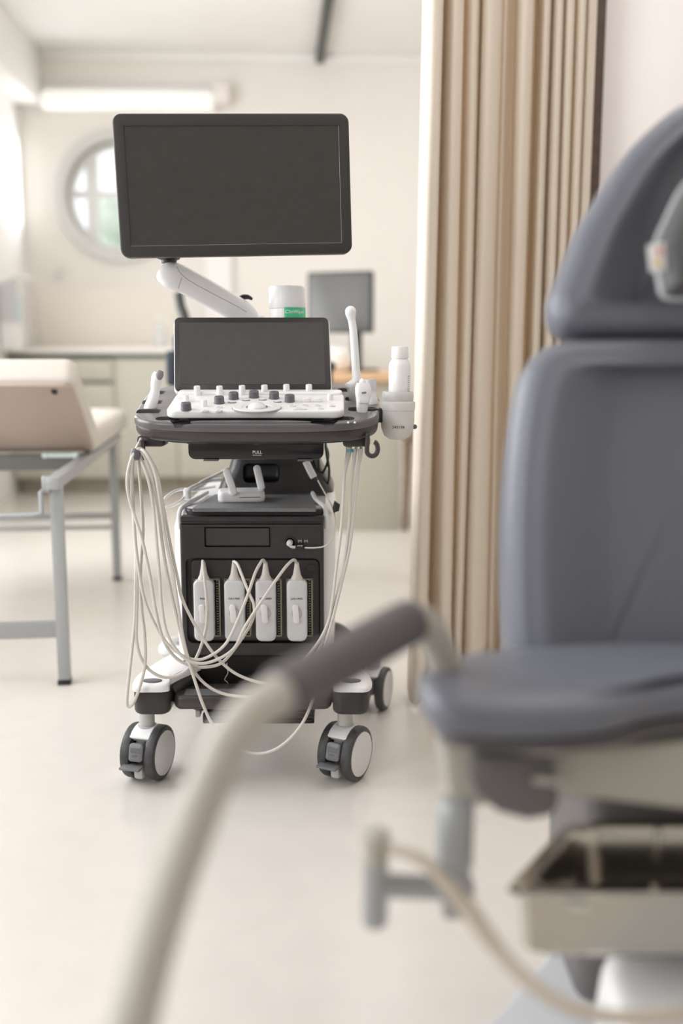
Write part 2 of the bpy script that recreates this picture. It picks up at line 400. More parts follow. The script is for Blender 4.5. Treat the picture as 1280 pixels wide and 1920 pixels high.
bm = BM(); lathe(bm, [(.0, 0), (.012, .002), (.012, .03), (.024, .04), (.026, .05), (.018, .062), (0, .064)], W(uh, VB, zh), -EY, 20)
tag(obj('wall_hook', bm, m_chrome), 'small round silver knob on the wall below the round window', 'hook')
# white board behind the monitor arm
u1, z1 = onv(385, 485, VB-.03); u2, z2 = onv(437, 640, VB-.03)
bm = BM(); box(bm, W((u1+u2)/2, VB-.03, (z1+.25+.9)/2), (u2-u1, .06, z1+.25-.9), EX, EY, Z, r=.005); tag(obj('wall_duct', bm, m_wallw), 'white vertical duct on the back wall behind the monitor arm', 'duct')

# base cabinets
VC = 6.38
_, zt = onv(200, 641, VC-.02); zt = .93
uL, _ = onv(44, 700, VC); uA, _ = onv(215, 700, VC); uB, _ = onv(330, 700, VC); uE, _ = onv(610, 700, VC)
def cabinet(u0, u1, doors, drawers, label):
    t = thing('base_cabinet', label, 'cabinet', W((u0+u1)/2, VC+.3, 0), 'base cabinets under the white worktop')
    bm = BM(); box(bm, W((u0+u1)/2, VC+.31, (.1+zt-.06)/2), (u1-u0-.004, .57, zt-.16), EX, EY, Z, r=.002); obj('carcass', bm, m_cab, t)
    bm = BM(); box(bm, W((u0+u1)/2, VC+.36, .05), (u1-u0-.004, .46, .1), EX, EY, Z); obj('toe_kick', bm, mat('toe kick laminate', (.42, .38, .30), .5), t)
    bm = BM(); box(bm, W((u0+u1)/2, VC+.03, zt-.055), (u1-u0-.004, .02, .03), EX, EY, Z); obj('gap_profile', bm, m_gap, t)
    if drawers:
        for (za, zb) in drawers:
            bm = BM(); box(bm, W((u0+u1)/2, VC+.012, (za+zb)/2), (u1-u0-.012, .02, zb-za), EX, EY, Z, r=.002); dd = obj('drawer', bm, m_cab, t)
            bm = BM(); box(bm, W((u0+u1)/2, VC+.012, zb+.012), (u1-u0-.05, .018, .022), EX, EY, Z); obj('grip_profile', bm, m_gap, dd)
    if doors:
        w = (u1-u0)/doors
        for k in range(doors):
            bm = BM(); box(bm, W(u0+w*(k+.5), VC+.012, (.11+zt-.08)/2), (w-.006, .02, zt-.19), EX, EY, Z, r=.002); obj('door', bm, m_cab, t)
uM, _ = onv(118, 700, VC)
cabinet(uM, uA, 0, [(.11, .50), (.53, .70), (.725, zt-.08)], 'sage beige drawer unit with dark grip gaps behind the couch')
cabinet(UL+.01, uM, 1, None, 'plain sage beige cabinet in the corner by the left wall')
cabinet(uA, uB, 1, None, 'plain sage beige cabinet right of the drawer unit')
cabinet(uB, uE, 2, None, 'two-door sage beige cabinet mostly hidden behind the cart')
bm = BM(); box(bm, W((UL+uE)/2+.01, VC+.29, zt-.02), (uE-UL-.03, .6, .04), EX, EY, Z, r=.004)
tag(obj('worktop', bm, m_top), 'white worktop lying over the sage beige cabinets', 'worktop')
t = thing('bottle', 'small clear bottle standing on the white worktop', 'bottle', W(onv(300, 600, VC+.2)[0], VC+.2, zt))
ub_ = onv(300, 600, VC+.2)[0]
bm = BM(); lathe(bm, [(0, 0), (.035, 0), (.037, .01), (.037, .11), (.015, .14), (.015, .16), (0, .16)], W(ub_, VC+.2, zt)); obj('body', bm, mat('clear bottle', (.75, .77, .77), .1, alpha=.55), t)
bm = BM(); lathe(bm, [(0, .16), (.018, .16), (.018, .19), (0, .19)], W(ub_, VC+.2, zt)); obj('cap', bm, m_white, t)

# desk with oak top and pedestal
DV = 4.98
pd0 = A(612, 986, 5.05); xd0 = onplane(600, 700, W(0, DV), EY); xd1 = onplane(752, 700, W(0, DV), EY)
zdt = .775
ud0, ud1 = xd0.dot(EX)-.1, xd1.dot(EX)
t = thing('desk', 'desk with light oak top and sage beige end panel beyond the cart', 'desk', W((ud0+ud1)/2, DV+.5, 0))
bm = BM(); box(bm, W((ud0+ud1)/2, DV+.55, zdt), (ud1-ud0, 1.15, .045), EX, EY, Z, r=.004); obj('tabletop', bm, m_wood, t)
bm = BM(); box(bm, W((ud0+ud1)/2, DV+.5, (zdt-.025)/2), (ud1-ud0-.004, .98, zdt-.025), EX, EY, Z, r=.003); obj('end_panel', bm, m_cab, t)
# desk monitor
dm = 5.35
t = thing('computer_monitor', 'dark computer monitor standing on the oak desk', 'monitor', A(668, 690, dm))
c = A(636, 567, dm); ex_ = V((math.cos(.35), math.sin(-.35), 0)); ey_ = Z; en_ = ex_.cross(ey_)
bm = BM(); pillow(bm, rrect(.362, .318, .008), c, ex_, ey_, en_, .035, .004); obj('housing', bm, m_oblack, t)
bm = BM(); pillow(bm, rrect(.335, .288, .004), c+en_*.002, ex_, ey_, en_, .004, .001); obj('screen', bm, mat('desk screen', (.10, .10, .095), .3), t)
b0 = A(668, 690, dm); b0.z = zdt+.0225
bm = BM(); box(bm, V((b0.x, b0.y+.03, (b0.z+c.z)/2-.03)), (.06, .03, c.z-b0.z), r=.006); obj('neck', bm, m_oblack, t)
bm = BM(); pillow(bm, ell(.12, .09), V((b0.x, b0.y+.02, b0.z+.015)), X, Y, Z, .015, .004); obj('foot', bm, m_oblack, t)
p = A(630, 655, 5.25); bm = BM(); pillow(bm, ell(.085, .07), V((p.x, p.y, zdt+.0225+.13)), X, Y, Z, .13, .05, 5)
tag(obj('desk_device', bm, m_wall), 'rounded pale device standing left of the desk monitor', 'device')

# office chair: parts show above and beside the touch screen
t = thing('office_chair', 'black office chair with navy seat and rounded armrest end behind the cart', 'chair', (-.36, 4.1, 0))
d = 4.2
bm = BM(); tube(bm, [A(334, 548, d), A(338, 572, d), A(347, 600, d), A(352, 660, d+.02), A(350, 720, d)], .02, sq=1.3); obj('backrest_frame', bm, m_oblack, t)
bm = BM(); box(bm, A(420, 690, d+.02), (.42, .05, .28), r=.02); obj('backrest', bm, m_navy, t)
bm = BM(); box(bm, A(412, 715, d-.22)-V((0, 0, .18)), (.48, .46, .07), r=.025); obj('seat', bm, m_navy, t)
bm = BM(); box(bm, A(327, 690, d-.15), (.035, .22, .14), r=.015); obj('armrest', bm, m_navy, t)
bm = BM(); lathe(bm, [(.03, .1), (.03, .45)], V((-.36, 4.1, 0))); obj('gas_lift', bm, m_oblack, t)
for k in range(5):
    a = 2*PI*k/5+.3; bm = BM(); e = V((-.36+.2*math.cos(a), 4.1+.2*math.sin(a), .07))
    tube(bm, [V((-.36, 4.1, .12)), e], [.025, .018], smooth=False); sphere(bm, e-V((0, 0, .035)), .034); obj('foot', bm, m_oblack, t)
pk = A(616, 688, 3.95)
bm = BM(); tube(bm, [pk+V((-.01, .22, 0)), pk+V((0, .1, .0)), pk, pk-V((0, .01, 0))], [.02, .024, .024, .018], 14, sq=1.2, smooth=False); obj('armrest', bm, m_oblack, t)
bm = BM(); tube(bm, [pk+V((0, .1, -.01)), pk+V((0, .1, -.2)), pk+V((-.05, .1, -.3)), pk+V((-.16, .1, -.3))], .014, smooth=False); obj('arm_post', bm, m_oblack, t)
# brown leg of a wooden side chair beside the curtain
t = thing('side_chair', 'brown wooden chair partly hidden behind the curtain edge', 'chair', (.4, 5.0, 0))
for (px, py0, py1, dd) in ((763, 862, 980, 5.0), (840, 862, 980, 5.0), (765, 862, 950, 5.4), (840, 862, 950, 5.4)):
    q = onz(px, 975, 0) if dd == 5.0 else None
    a = A(px, 850, dd); bm = BM(); tube(bm, [V((a.x-.01, dd, .0)), V((a.x, dd, .3)), V((a.x, dd, .45))], [.013, .018, .022], smooth=False); obj('leg', bm, mat('walnut', (.20, .14, .085), .5), t)
a = A(802, 850, 5.2); bm = BM(); box(bm, V((a.x, 5.2, .47)), (.28, .46, .04), r=.01); obj('seat', bm, MATS['walnut'], t)

# ================================================================== CURTAIN
def curtain():
    t = thing('curtain', 'floor length cream curtain hanging in deep folds beside the pale rose wall', 'curtain', V((.45, 2.6, 0)))
    # cross section as (pixel x at mid height, distance) zigzag between near and far edges of the folds
    sec = [(792, 2.74), (796, 2.62), (806, 2.52), (820, 2.49), (826, 2.56), (829, 2.63), (836, 2.56), (848, 2.48), (858, 2.50), (864, 2.62), (868, 2.60), (876, 2.54), (888, 2.55), (893, 2.65), (898, 2.52),
           (912, 2.47), (926, 2.52), (934, 2.60), (940, 2.58), (950, 2.61), (957, 2.60), (962, 2.51), (974, 2.48), (984, 2.55), (992, 2.66), (1002, 2.58), (1011, 2.50), (1020, 2.56), (1023, 2.63), (1028, 2.55),
           (1037, 2.52), (1044, 2.60), (1050, 2.54), (1058, 2.54), (1064, 2.63), (1070, 2.56), (1080, 2.55), (1085, 2.64), (1092, 2.58), (1104, 2.62)]
    base = []
    for px, dd in sec:
        g = (px-792)/312; px = 792+g*296
        dist = 2.44+.44*g**.7+(dd-2.58)*.75
        base.append(((px-640)/FP*dist, dist))
    dens = cr(base, 6); n = len(dens)
    rings = []
    H = ZC-.02; NZ = 30
    for k in range(NZ+1):
        f = k/NZ; z = .012+(H-.012)*f
        row = []; low = 1-f
        for i, p in enumerate(dens):
            g = i/(n-1)
            x = p.x+.005*math.sin(7*g*PI+3.1*low)*low-.03*low*(1-g)**2
            y = p.y+.010*math.sin(9*g*PI+4*low)*low
            row.append(V((x, y, z)))
        rings.append(row)
    bm = BM(); ring_faces(bm, rings, False, False, closed=False)
    o = obj('cloth', bm, m_curt, t, sharp=180)
    md = o.modifiers.new('s', 'SOLIDIFY'); md.thickness = .0025
    # stitched side hem
    bm = BM(); pts = [r_[0]+V((0, -.001, 0)) for r_ in rings]
    tube(bm, pts, .004, 6, smooth=False); obj('side_hem', bm, m_curt, t)
    bm = BM(); q0, q1 = dens[0], dens[-1]
    box(bm, V(((q0.x+q1.x)/2, (q0.y+q1.y)/2, ZC-.009)), (V((q1.x-q0.x, q1.y-q0.y)).length+.06, .03, .016), V((q1.x-q0.x, q1.y-q0.y, 0)).normalized(), Z.cross(V((q1.x-q0.x, q1.y-q0.y, 0)).normalized())); obj('track', bm, m_white, t)
curtain()

# ================================================================== EXAMINATION COUCH
def couch():
    n0 = V((-.76, 2.63, 0)); u = V((-.107, .994, 0)).normalized(); p = V((-u.y, u.x, 0))   # p points left
    def Q(s, w, z): return n0+u*s+p*w+Z*z
    Wd = .60; zr = .565
    t = thing('examination_couch', 'cream examination couch with raised head section on a grey steel frame', 'couch', Q(.6, .3, 0))
    L = 1.27
    for (s, w) in ((0, 0), (L, 0), (0, Wd), (L, Wd)):
        bm = BM(); box(bm, Q(s, w, zr/2), (.032, .032, zr), p, u, Z, r=.003); lg = obj('leg', bm, m_steelp, t)
        bm = BM(); box(bm, Q(s, w, .007), (.036, .036, .016), p, u, Z, r=.003); obj('foot_cap', bm, m_blackgl, lg)
    for w in (0, Wd):
        bm = BM(); box(bm, Q(L/2+.05, w, zr-.005), (.034, L+.2, .032), p, u, Z, r=.003); obj('side_rail', bm, m_steelp, t)
    for s in (.54,):
        bm = BM(); box(bm, Q(s, Wd/2, zr-.01), (Wd, .04, .05), p, u, Z, r=.003); obj('cross_rail', bm, mat('dark steel', (.16, .155, .15), .4), t)
    bm = BM(); box(bm, Q(0, Wd/2, .155), (Wd, .024, .045), p, u, Z, r=.003); obj('cross_rail', bm, m_steelp, t)
    for (s, z, h) in ((L, .26, .025), (L-.15, .24, .015)):
        bm = BM(); box(bm, Q(s, Wd/2, z), (Wd, .02, h), p, u, Z, r=.003); obj('cross_rail', bm, m_steelp, t)
    bm = BM(); tube(bm, [Q(.0, .02, zr-.02), Q(-.03, .035, zr-.03), Q(-.03, .035, zr-.085), Q(-.03, .06, zr-.09), Q(-.03, .5, zr-.095)], .007, smooth=False); obj('paper_roll_rod', bm, m_steelp, t)
    bm = BM(); box(bm, Q(-.018, .022, zr-.01), (.022, .016, .045), p, u, Z, r=.004); obj('rod_bracket', bm, m_steelp, t)
    bm = BM(); tube(bm, [Q(.9, .45, .30), Q(.3, .6, .18)], .008, smooth=False); obj('brace', bm, m_steelp, t)
    # fixed lying section
    bm = BM(); w0, w1 = -.035, Wd+.035
    pillow(bm, rrect(w1-w0, .98, .03), Q(.54+.52, (w0+w1)/2, zr+.10), p, u, Z, .085, .03, 4, prof=[(.9, .94, .006), (.5, .6, .01)]); obj('mattress', bm, m_vinyl, t)
    # raised head section: hinge at s=.54, rising towards the viewer
    hg = Q(.56, (w0+w1)/2, zr+.02); up = (-u*.40+Z*.22).normalized(); en = p.cross(up); 
    if en.z < 0: en = -en
    Lh = .46
    bm = BM(); pillow(bm, rrect(w1-w0, Lh+.02, .03), hg+up*(Lh/2)+en*.085, p, up, en, .075, .016, 4, prof=[(.9, .9, .005), (.5, .5, .008)]); obj('head_cushion', bm, m_vinyl, t)
    bm = BM(); pillow(bm, rrect(w1-w0-.015, Lh+.005, .03), hg+up*(Lh/2)+en*.012, p, up, en, .012, .003, 2); obj('backing_board', bm, m_under, t)
    bm = BM(); box(bm, A(102, 733, 2.81), (.016, .02, .018), p, up, en, r=.004); obj('corner_buffer', bm, m_blackgl, t)
    bm = BM(); a = A(84, 854, 3.06); b = A(142, 854, 3.06)
    tube(bm, [a, b], .006, smooth=False); sphere(bm, a, .009); sphere(bm, b, .009); obj('hinge', bm, m_bluew, t)
couch()

# ================================================================== ULTRASOUND CART
CX = -.178
cart = thing('ultrasound_cart', 'black and white ultrasound machine on four casters with a large dark monitor', 'ultrasound machine', (CX, 2.2, 0))
TI = math.radians(11)
TO = V((A(476, 790, 1.96).x, 1.945, .762)); TY = V((0, math.cos(TI), math.sin(TI))); TN = V((0, -math.sin(TI), math.cos(TI)))
def T(x, y, z=0.0): return TO+X*x+TY*y+TN*z
def onT(px, py, z=0.0):                       # pixel -> tray coordinates
    q = onplane(px, py, TO+TN*z, TN); d = q-TO; return d.x, d.dot(TY)
TW, TD = .506, .350
# console tray with its real holder slots
tout = [(-TW/2+.004, .10), (-TW/2+.012, .055), (-TW/2+.05, .018), (-TW/2+.12, .002), (-.06, -.004), (.06, -.004), (TW/2-.12, .002), (TW/2-.05, .018), (TW/2-.012, .055), (TW/2-.004, .10),
        (TW/2-.0, .17), (TW/2-.004, .27), (TW/2-.035, TD-.02), (TW/2-.10, TD), (0, TD+.004), (-TW/2+.10, TD), (-TW/2+.035, TD-.02), (-TW/2+.004, .27), (-TW/2, .17)]
tsm = [(q.x, q.y) for q in cr(tout, 5, True)]
bm = BM(); pillow(bm, tsm, TO, X, TY, TN, .017, .006, 4, rb=.001); tray = obj('console_tray', bm, m_tray, cart)
def slot(cx, cy, w, d, open_dir, name=None):
    b = BM(); pillow(b, rrect(w, d, min(w, d)*.27, 5), T(cx, cy, .02), X, TY, TN, .05, .0005, 1)
    return b
slots_l = [onT(284, 736)+(.058, .034), onT(279, 754)+(.056, .034), onT(278, 771)+(.050, .034)]
slots_r = [onT(652, 731)+(.046, .036), onT(672, 748)+(.058, .036), onT(679, 767)+(.058, .034)]
for (cx, cy, w, d) in slots_l+slots_r:
    cut(tray, slot(cx, cy, w, d, 1))
    sgn = -1 if cx < 0 else 1
    b = BM(); x0 = cx+sgn*w/2*.7; x1 = sgn*(TW/2+.01)
    box(b, T((x0+x1)/2, cy-.002, 0), (abs(x1-x0), .015, .06), X, TY, TN); cut(tray, b)
for sg in (-1, 1):
    b = BM(); pillow(b, rrect(.065, .03, .013, 5), T(sg*.165, .040, .02), X, TY, TN, .028, .0005, 1); cut(tray, b)
b = BM(); pillow(b, rrect(.33, .05, .018, 5), T(.0, .028, .02), X, TY, TN, .030, .0005, 1); cut(tray, b)
def inset_poly(pts, k): 
    return [(x*(1-k/(TW/2)), (y-.16)*(1-k/.16)+.16) for x, y in pts]
bm = BM(); pillow(bm, inset_poly(tsm, .002), T(0, 0, -.0172), X, TY, TN, .025, .002, 3, rb=.013); obj('tray_bumper', bm, m_tray2, cart)
bm = BM(); pillow(bm, inset_poly(tsm, .03), T(0, 0, -.040), X, TY, TN, .010, .001, 1); obj('tray_underside', bm, m_blackgl, cart)
bm = BM(); q = [(-.11, .004), (.10, .004), (.07, .018), (-.085, .018)]; 
pillow(bm, [(p_.x, p_.y) for p_ in cr(q, 4, True)], T(0, 0, .0025), X, TY, TN, .01, .002, 2); obj('hand_rest', bm, m_tray, cart)
for sx in (0.205, 0.218):
    bm = BM(); sphere(bm, T(sx-.02, .012, -.001), .0022); obj('indicator_light', bm, m_wprint, cart)
# brackets and hooks below the tray
for sg, x0 in ((-1, A(285, 830, 2.02).x), (1, A(668, 830, 2.02).x)):
    bm = BM(); box(bm, V((x0, 2.03, .722)), (.055, .06, .022), r=.006); obj('bracket', bm, m_black, cart)
hk = A(258, 848, 1.98)
bm = BM(); tube(bm, [A(266, 826, 1.99), A(267, 850, 1.99), A(268, 862, 1.99)], .006, smooth=False); hkl = obj('cable_hook', bm, m_tray2, cart)
bm = BM(); lathe(bm, [(.004, -.012), (.010, -.009), (.011, 0), (.010, .009), (.004, .012)], A(253, 852, 1.955), V((.25, .1, 1)), 16); obj('hook_cap', bm, mat('shiny grey plastic', (.13, .12, .15), .2), hkl)
bm = BM(); tube(bm, [A(253, 852, 1.955), A(262, 856, 1.985), A(268, 858, 1.99)], .005); obj('hook_bar', bm, m_tray2, hkl)
d = 1.98
bm = BM(); tube(bm, [A(689, 812, d), A(688, 835, d), A(688, 848, d), A(693, 854, d), A(700, 855, d), A(706, 850, d), A(708, 840, d), A(705, 831, d), A(701, 829, d)], .0048, sub=6); obj('cable_hook', bm, m_tray2, cart)
# control panel
PO = T(0, 0, .018)
bm = BM(); x0, y0 = onT(317, 779, .018); x1, y1 = onT(645, 779, .018); xb0, yb = onT(322, 737, .018)
yf = .030; yb = .185
cpx = (onT(313, 765, .018)[0]+onT(645, 765, .018)[0])/2; cpw = onT(645, 765, .018)[0]-onT(313, 765, .018)[0]
bm = BM(); pillow(bm, [(p_[0]+cpx, p_[1]+(yf+yb)/2) for p_ in rrect(cpw, yb-yf, .022, 7)], PO, X, TY, TN, .016, .004, 3); panel = obj('control_panel', bm, m_panelw, cart)
bm = BM(); pillow(bm, [(p_[0]+cpx, p_[1]+(yf+yb)/2) for p_ in rrect(cpw-.004, yb-yf-.004, .02, 7)], T(0, 0, .0025), X, TY, TN, .004, .0005, 1); obj('panel_shadow_gap', bm, m_blackgl, panel)
def onP(px, py): return onT(px, py, .018)
def knob(name, px, py, r, h, m, top=None):
    x, y = onP(px, py+7*(h/.02)); bm = BM()
    lathe(bm, [(r*1.06, 0), (r*1.06, h*.15), (r, h*.3), (r*.98, h-.0015), (r*.86, h), (0, h)], T(x, y, .0175), TN, 24)
    return obj(name, bm, m, panel)
for px, py in ((370, 734), (412, 734), (454, 733), (496, 732), (537, 731), (579, 731)): knob('slider_knob', px, py, .0068, .020, m_white)
for px, py in ((349, 748), (383, 757), (619, 745)): knob('rotary_knob', px, py, .0062, .014, m_white)
for px, py in ((349, 763), (411, 751), (438, 743), (476, 740), (514, 742), (543, 748)): knob('gain_knob', px, py, .0103, .015, m_knobd)
for px in (575, 596):
    x, y = onP(px, 753); bm = BM(); box(bm, T(x, y, .022), (.018, .012, .009), X, TY, TN, r=.003); obj('rocker_switch', bm, m_white, panel)
for px, py, w in ((384, 771, .015), (410, 765, .015), (410, 771, .015), (547, 762, .016), (571, 761, .015), (594, 761, .015), (622, 762, .014), (561, 768, .030), (600, 767, .014), (351, 739, .02)):
    x, y = onP(px, py); bm = BM(); pillow(bm, rrect(w, .009, .0035, 4), T(x, y, .0205), X, TY, TN, .004, .001, 2); obj('key', bm, m_key, panel)
    bm = BM(); box(bm, T(x, y, .0206), (w*.4, .0016, .0003), X, TY, TN); obj('key_mark', bm, m_gprint, panel)
for px, py in ((435, 755), (461, 751), (492, 750), (520, 754)):
    x, y = onP(px, py); bm = BM(); pillow(bm, ell(.0085, .006, 20), T(x, y, .0195), X, TY, TN, .003, .0006, 2); obj('button_ring', bm, m_lens, panel)
    bm = BM(); pillow(bm, ell(.0065, .0042, 20), T(x, y, .0202), X, TY, TN, .003, .0006, 2); obj('button', bm, m_hub, panel)
tx, ty = onP(481, 767)
def ering(name, dims, m, z0):
    rings = [[T(tx+p_[0], ty+.006+p_[1], z0+h_) for p_ in ell(a_, b_, 44)] for a_, b_, h_ in dims]
    b_ = BM(); ring_faces(b_, rings, False, False); return obj(name, b_, m, panel)
ering('trackball_ring', [(.048, .034, 0), (.048, .034, .003), (.046, .032, .0045), (.031, .026, .0045), (.029, .024, .003), (.022, .020, .0035)], m_key, .017)
ering('ring_line', [(.0485, .0345, 0), (.0485, .0345, .0014), (.0498, .0358, .0014), (.0498, .0358, 0)], m_gprint, .0175)
bm = BM(); lathe(bm, [(.0190, -.002)]+[(.0190*math.cos(a_*PI/16), .0125*math.sin(a_*PI/16)) for a_ in range(9)], T(tx, ty+.006, .018), TN, 36); obj('trackball', bm, mat('trackball grey', (.72, .71, .71), .22), panel)
x, y = onP(595, 737); bm = BM(); box(bm, T(x, y, .0183), (.06, .003, .0006), X, TY, TN); obj('usb_slot', bm, m_gprint, panel)
# touch screen leaning back on the panel
q0 = A(474, 734, 2.13); q1 = A(471, 595, 2.19); ty_ = (q1-q0); Lh = ty_.length; ty_.normalize(); tn_ = X.cross(ty_)
bm = BM(); wv = M2(290, 2.14)
pillow(bm, rrect(wv+.004, Lh+.006, .012), (q0+q1)/2-tn_*.003-ty_*.002, X, ty_, tn_, .02, .005, 3); ts = obj('touch_screen', bm, m_panelw, cart)
bm = BM(); pillow(bm, rrect(wv, Lh, .011), (q0+q1)/2+tn_*.0, X, ty_, tn_, .008, .001, 2); obj('bezel', bm, m_bezel, ts)
bm = BM(); pillow(bm, rrect(wv-.022, Lh-.028, .002), (q0+q1)/2+tn_*.0006+ty_*.002, X, ty_, tn_, .003, .0002, 1); obj('glass', bm, m_tscreen, ts)
bm = BM(); pillow(bm, rrect(wv*1.04, .03, .01), T(cpx, yb-.008, .024), X, TY, TN, .02, .005); obj('screen_hinge', bm, m_panelw, ts)
# keyboard drawer below the tray
kx = A(480, 845, 2.0).x; zt_, zb_ = A(480, 829, 2.0).z, A(480, 861, 2.0).z
bm = BM(); o_ = [(-.134, 0), (-.125, -.025), (-.112, zb_-zt_), (.112+.012, zb_-zt_), (.134, -.025), (.137, 0)]
bm = BM(); pillow(bm, rrect(.272, zt_-zb_, (.002, .002, .014, .014), 5), V((kx, 1.995, (zt_+zb_)/2)), X, Z, -Y, .22, .002, 2); kd = obj('keyboard_drawer', bm, m_blackgl, cart)
bm = BM(); box(bm, V((kx, 1.992, zt_+.002)), (.275, .02, .008), r=.002); obj('drawer_rail', bm, m_black, kd)
text('lettering', 'PULL', .0088, A(482, 848, 1.9935), X, Z, m_wprint, kd)
text('lettering', 'KEYBOARD', .0034, A(482, 853.5, 1.9935), X, Z, m_wprint, kd)
for px in (396, 572):
    bm = BM(); box(bm, A(px, 862, 2.0), (.03, .02, .004), r=.001); obj('latch', bm, m_tray, kd)
bm = BM(); pillow(bm, ell(.028, .006, 24), A(480, 828, 1.985), X, Z, -Y, .01, .001); obj('latch', bm, m_knobd, kd)
bm = BM(); box(bm, V((kx, 2.06, zt_+.02)), (.2, .12, .04), r=.004); obj('drawer_mount', bm, m_blackgl, cart)
# neck column between console and body, with its real recess
zt1 = .74; yn = 2.3
zd = A(480, 925, 2.27).z
rings = []
for f, hw, hd, yc in ((0, .135, .10, 2.37), (.12, .128, .095, 2.37), (.35, .108, .08, 2.36), (.7, .09, .07, 2.34), (1, .085, .07, 2.32), (1.3, .085, .07, 2.30)):
    z = zd+(zt1-zd)*f
    cxn = A(516, 880, 2.3).x
    rings.append([V((cxn+p_[0], yc+p_[1], z)) for p_ in rrect(hw*2, hd*2, .03, 5)])
bm = BM(); ring_faces(bm, rings); nk = obj('neck_column', bm, m_black, cart)
b = BM(); box(b, A(489, 888, 2.27), (.085, .10, .045), r=.012, seg=3); cut(nk, b)
# body: white shell with black front
DF = 2.06
bl, br_ = A(326, 1100, DF+.03).x, A(628, 1100, DF+.03).x
ztop = A(480, 957, DF).z; zbot = A(480, 1300, DF+.05).z
bm = BM(); cxb = (bl+br_)/2; wb = br_-bl
rings = []
for f, hw, y0_, y1_ in ((0, .142, 2.14, 2.50), (.12, wb/2-.004, 2.10, 2.55), (.5, wb/2, 2.085, 2.56), (.9, wb/2-.001, 2.085, 2.56), (.97, wb/2-.008, 2.09, 2.55), (1.0, wb/2-.022, 2.10, 2.53)):
    z = zbot+(ztop-zbot)*f; cxs = cxb+.0
    rings.append([V((cxs+p_[0], (y0_+y1_)/2+p_[1], z)) for p_ in rrect(hw*2, y1_-y0_, .03, 5)])
ring_faces(bm, rings); body = obj('body_shell', bm, m_white, cart)
fl_, fr = A(339, 1100, DF).x, A(607, 1100, DF).x; fcx = (fl_+fr)/2; fw = fr-fl_
zf1, zf0 = A(480, 978, DF).z, A(480, 1232, DF).z
bm = BM(); pillow(bm, [(p_[0], p_[1]) for p_ in rrect(fw, zf1-zf0, (.004, .004, .02, .02), 5)], V((fcx, DF, (zf1+zf0)/2)), X, Z, -Y, .06, .006, 4); fp = obj('front_panel', bm, m_black, cart)
bm = BM(); pillow(bm, rrect(fw-.003, .012, .003), V((fcx, DF+.004, zf1+.004)), X, Z, -Y, .05, .002); obj('panel_top_strip', bm, m_black, fp)
# lower apron: curves inward towards the floor
rings = []
for z, yy, hw in ((zf0+.012, DF+.004, fw/2-.004), (zf0-.03, DF+.012, fw/2-.006), (zf0-.07, DF+.035, fw/2-.008), (zf0-.12, DF+.06, fw/2-.010), (.13, DF+.07, fw/2-.012)):
    rings.append([V((fcx-hw, yy+.01, z)), V((fcx-hw+.01, yy, z)), V((fcx+hw-.01, yy, z)), V((fcx+hw, yy+.01, z)), V((fcx+hw, DF+.16, z)), V((fcx-hw, DF+.16, z))])
bm = BM(); ring_faces(bm, rings); obj('lower_apron', bm, mat('smooth black apron plastic', (.030, .027, .026), .26), cart)
# drive slot
sl, sr = A(383, 1006, DF), A(507, 1006, DF); zs1, zs0 = A(440, 988, DF).z, A(440, 1026, DF).z
b = BM(); pillow(b, rrect(sr.x-sl.x, zs1-zs0, .002, 2), V(((sl.x+sr.x)/2, DF-.01, (zs1+zs0)/2)), X, Z, -Y, .022, .0002, 1); cut(fp, b)
bm = BM(); pillow(bm, rrect(sr.x-sl.x-.006, zs1-zs0-.006, .002, 2), V(((sl.x+sr.x)/2, DF+.002, (zs1+zs0)/2)), X, Z, -Y, .008, .0006, 1); obj('drive_cover', bm, mat('brown black cover', (.040, .035, .033), .35), fp)
# connector recess
cl, cr_ = A(349, 1120, DF), A(600, 1120, DF); zc1, zc0 = A(480, 1046, DF).z, A(480, 1206, DF).z
rcx, rcz = (cl.x+cr_.x)/2, (zc1+zc0)/2
b = BM(); pillow(b, rrect(cr_.x-cl.x, zc1-zc0, .014, 5), V((rcx, DF-.01, rcz)), X, Z, -Y, .026, .0005, 1); cut(fp, b)
bm = BM(); pillow(bm, rrect(cr_.x-cl.x-.012, zc1-zc0-.008, .012, 5), V((rcx+.004, DF+.008, rcz-.002)), X, Z, -Y, .01, .002, 2); obj('connector_plate', bm, mat('recess plate plastic', (.034, .029, .030), .3), fp)
bm = BM(); e = A(583, 1067, DF); lathe(bm, [(.0095, 0), (.0095, .006), (.0082, .006), (.008, .004), (0, .004)], V((e.x, DF+.009, e.z)), -Y, 24); obj('round_plug', bm, m_blackgl, fp)
PORTX = (386, 443, 501, 559)
ports = []
for k, px in enumerate(PORTX):
    e = A(px, 1140, DF); zt2, zb2 = A(px, 1086, DF).z, A(px, 1192, DF).z
    bm = BM(); rx = .0265
    rg = [(rx, (zt2-zb2)/2), (rx-.004, (zt2-zb2)/2-.004)]
    for sx in (-1, 1):
        box(bm, V((e.x+sx*rx+.003, DF+.004, (zt2+zb2)/2)), (.0035, .010, zt2-zb2))
    for z in (zt2, zb2): box(bm, V((e.x+.003, DF+.004, z)), (2*rx+.003, .010, .003))
    pf = obj('port_frame', bm, m_pins, fp)
    bm = BM(); box(bm, V((e.x+.003, DF+.0085, (zt2+zb2)/2)), (2*rx, .002, zt2-zb2)); obj('port_base', bm, m_blackgl, pf)
    bm = BM()
    for j in range(22):
        z = zb2+.004+(zt2-zb2-.008)*j/21; box(bm, V((e.x+rx-.002, DF+.0045, z)), (.0035, .007, .0016))
    obj('pin_row', bm, m_pins, pf)
    ports.append((e.x, zt2, zb2))
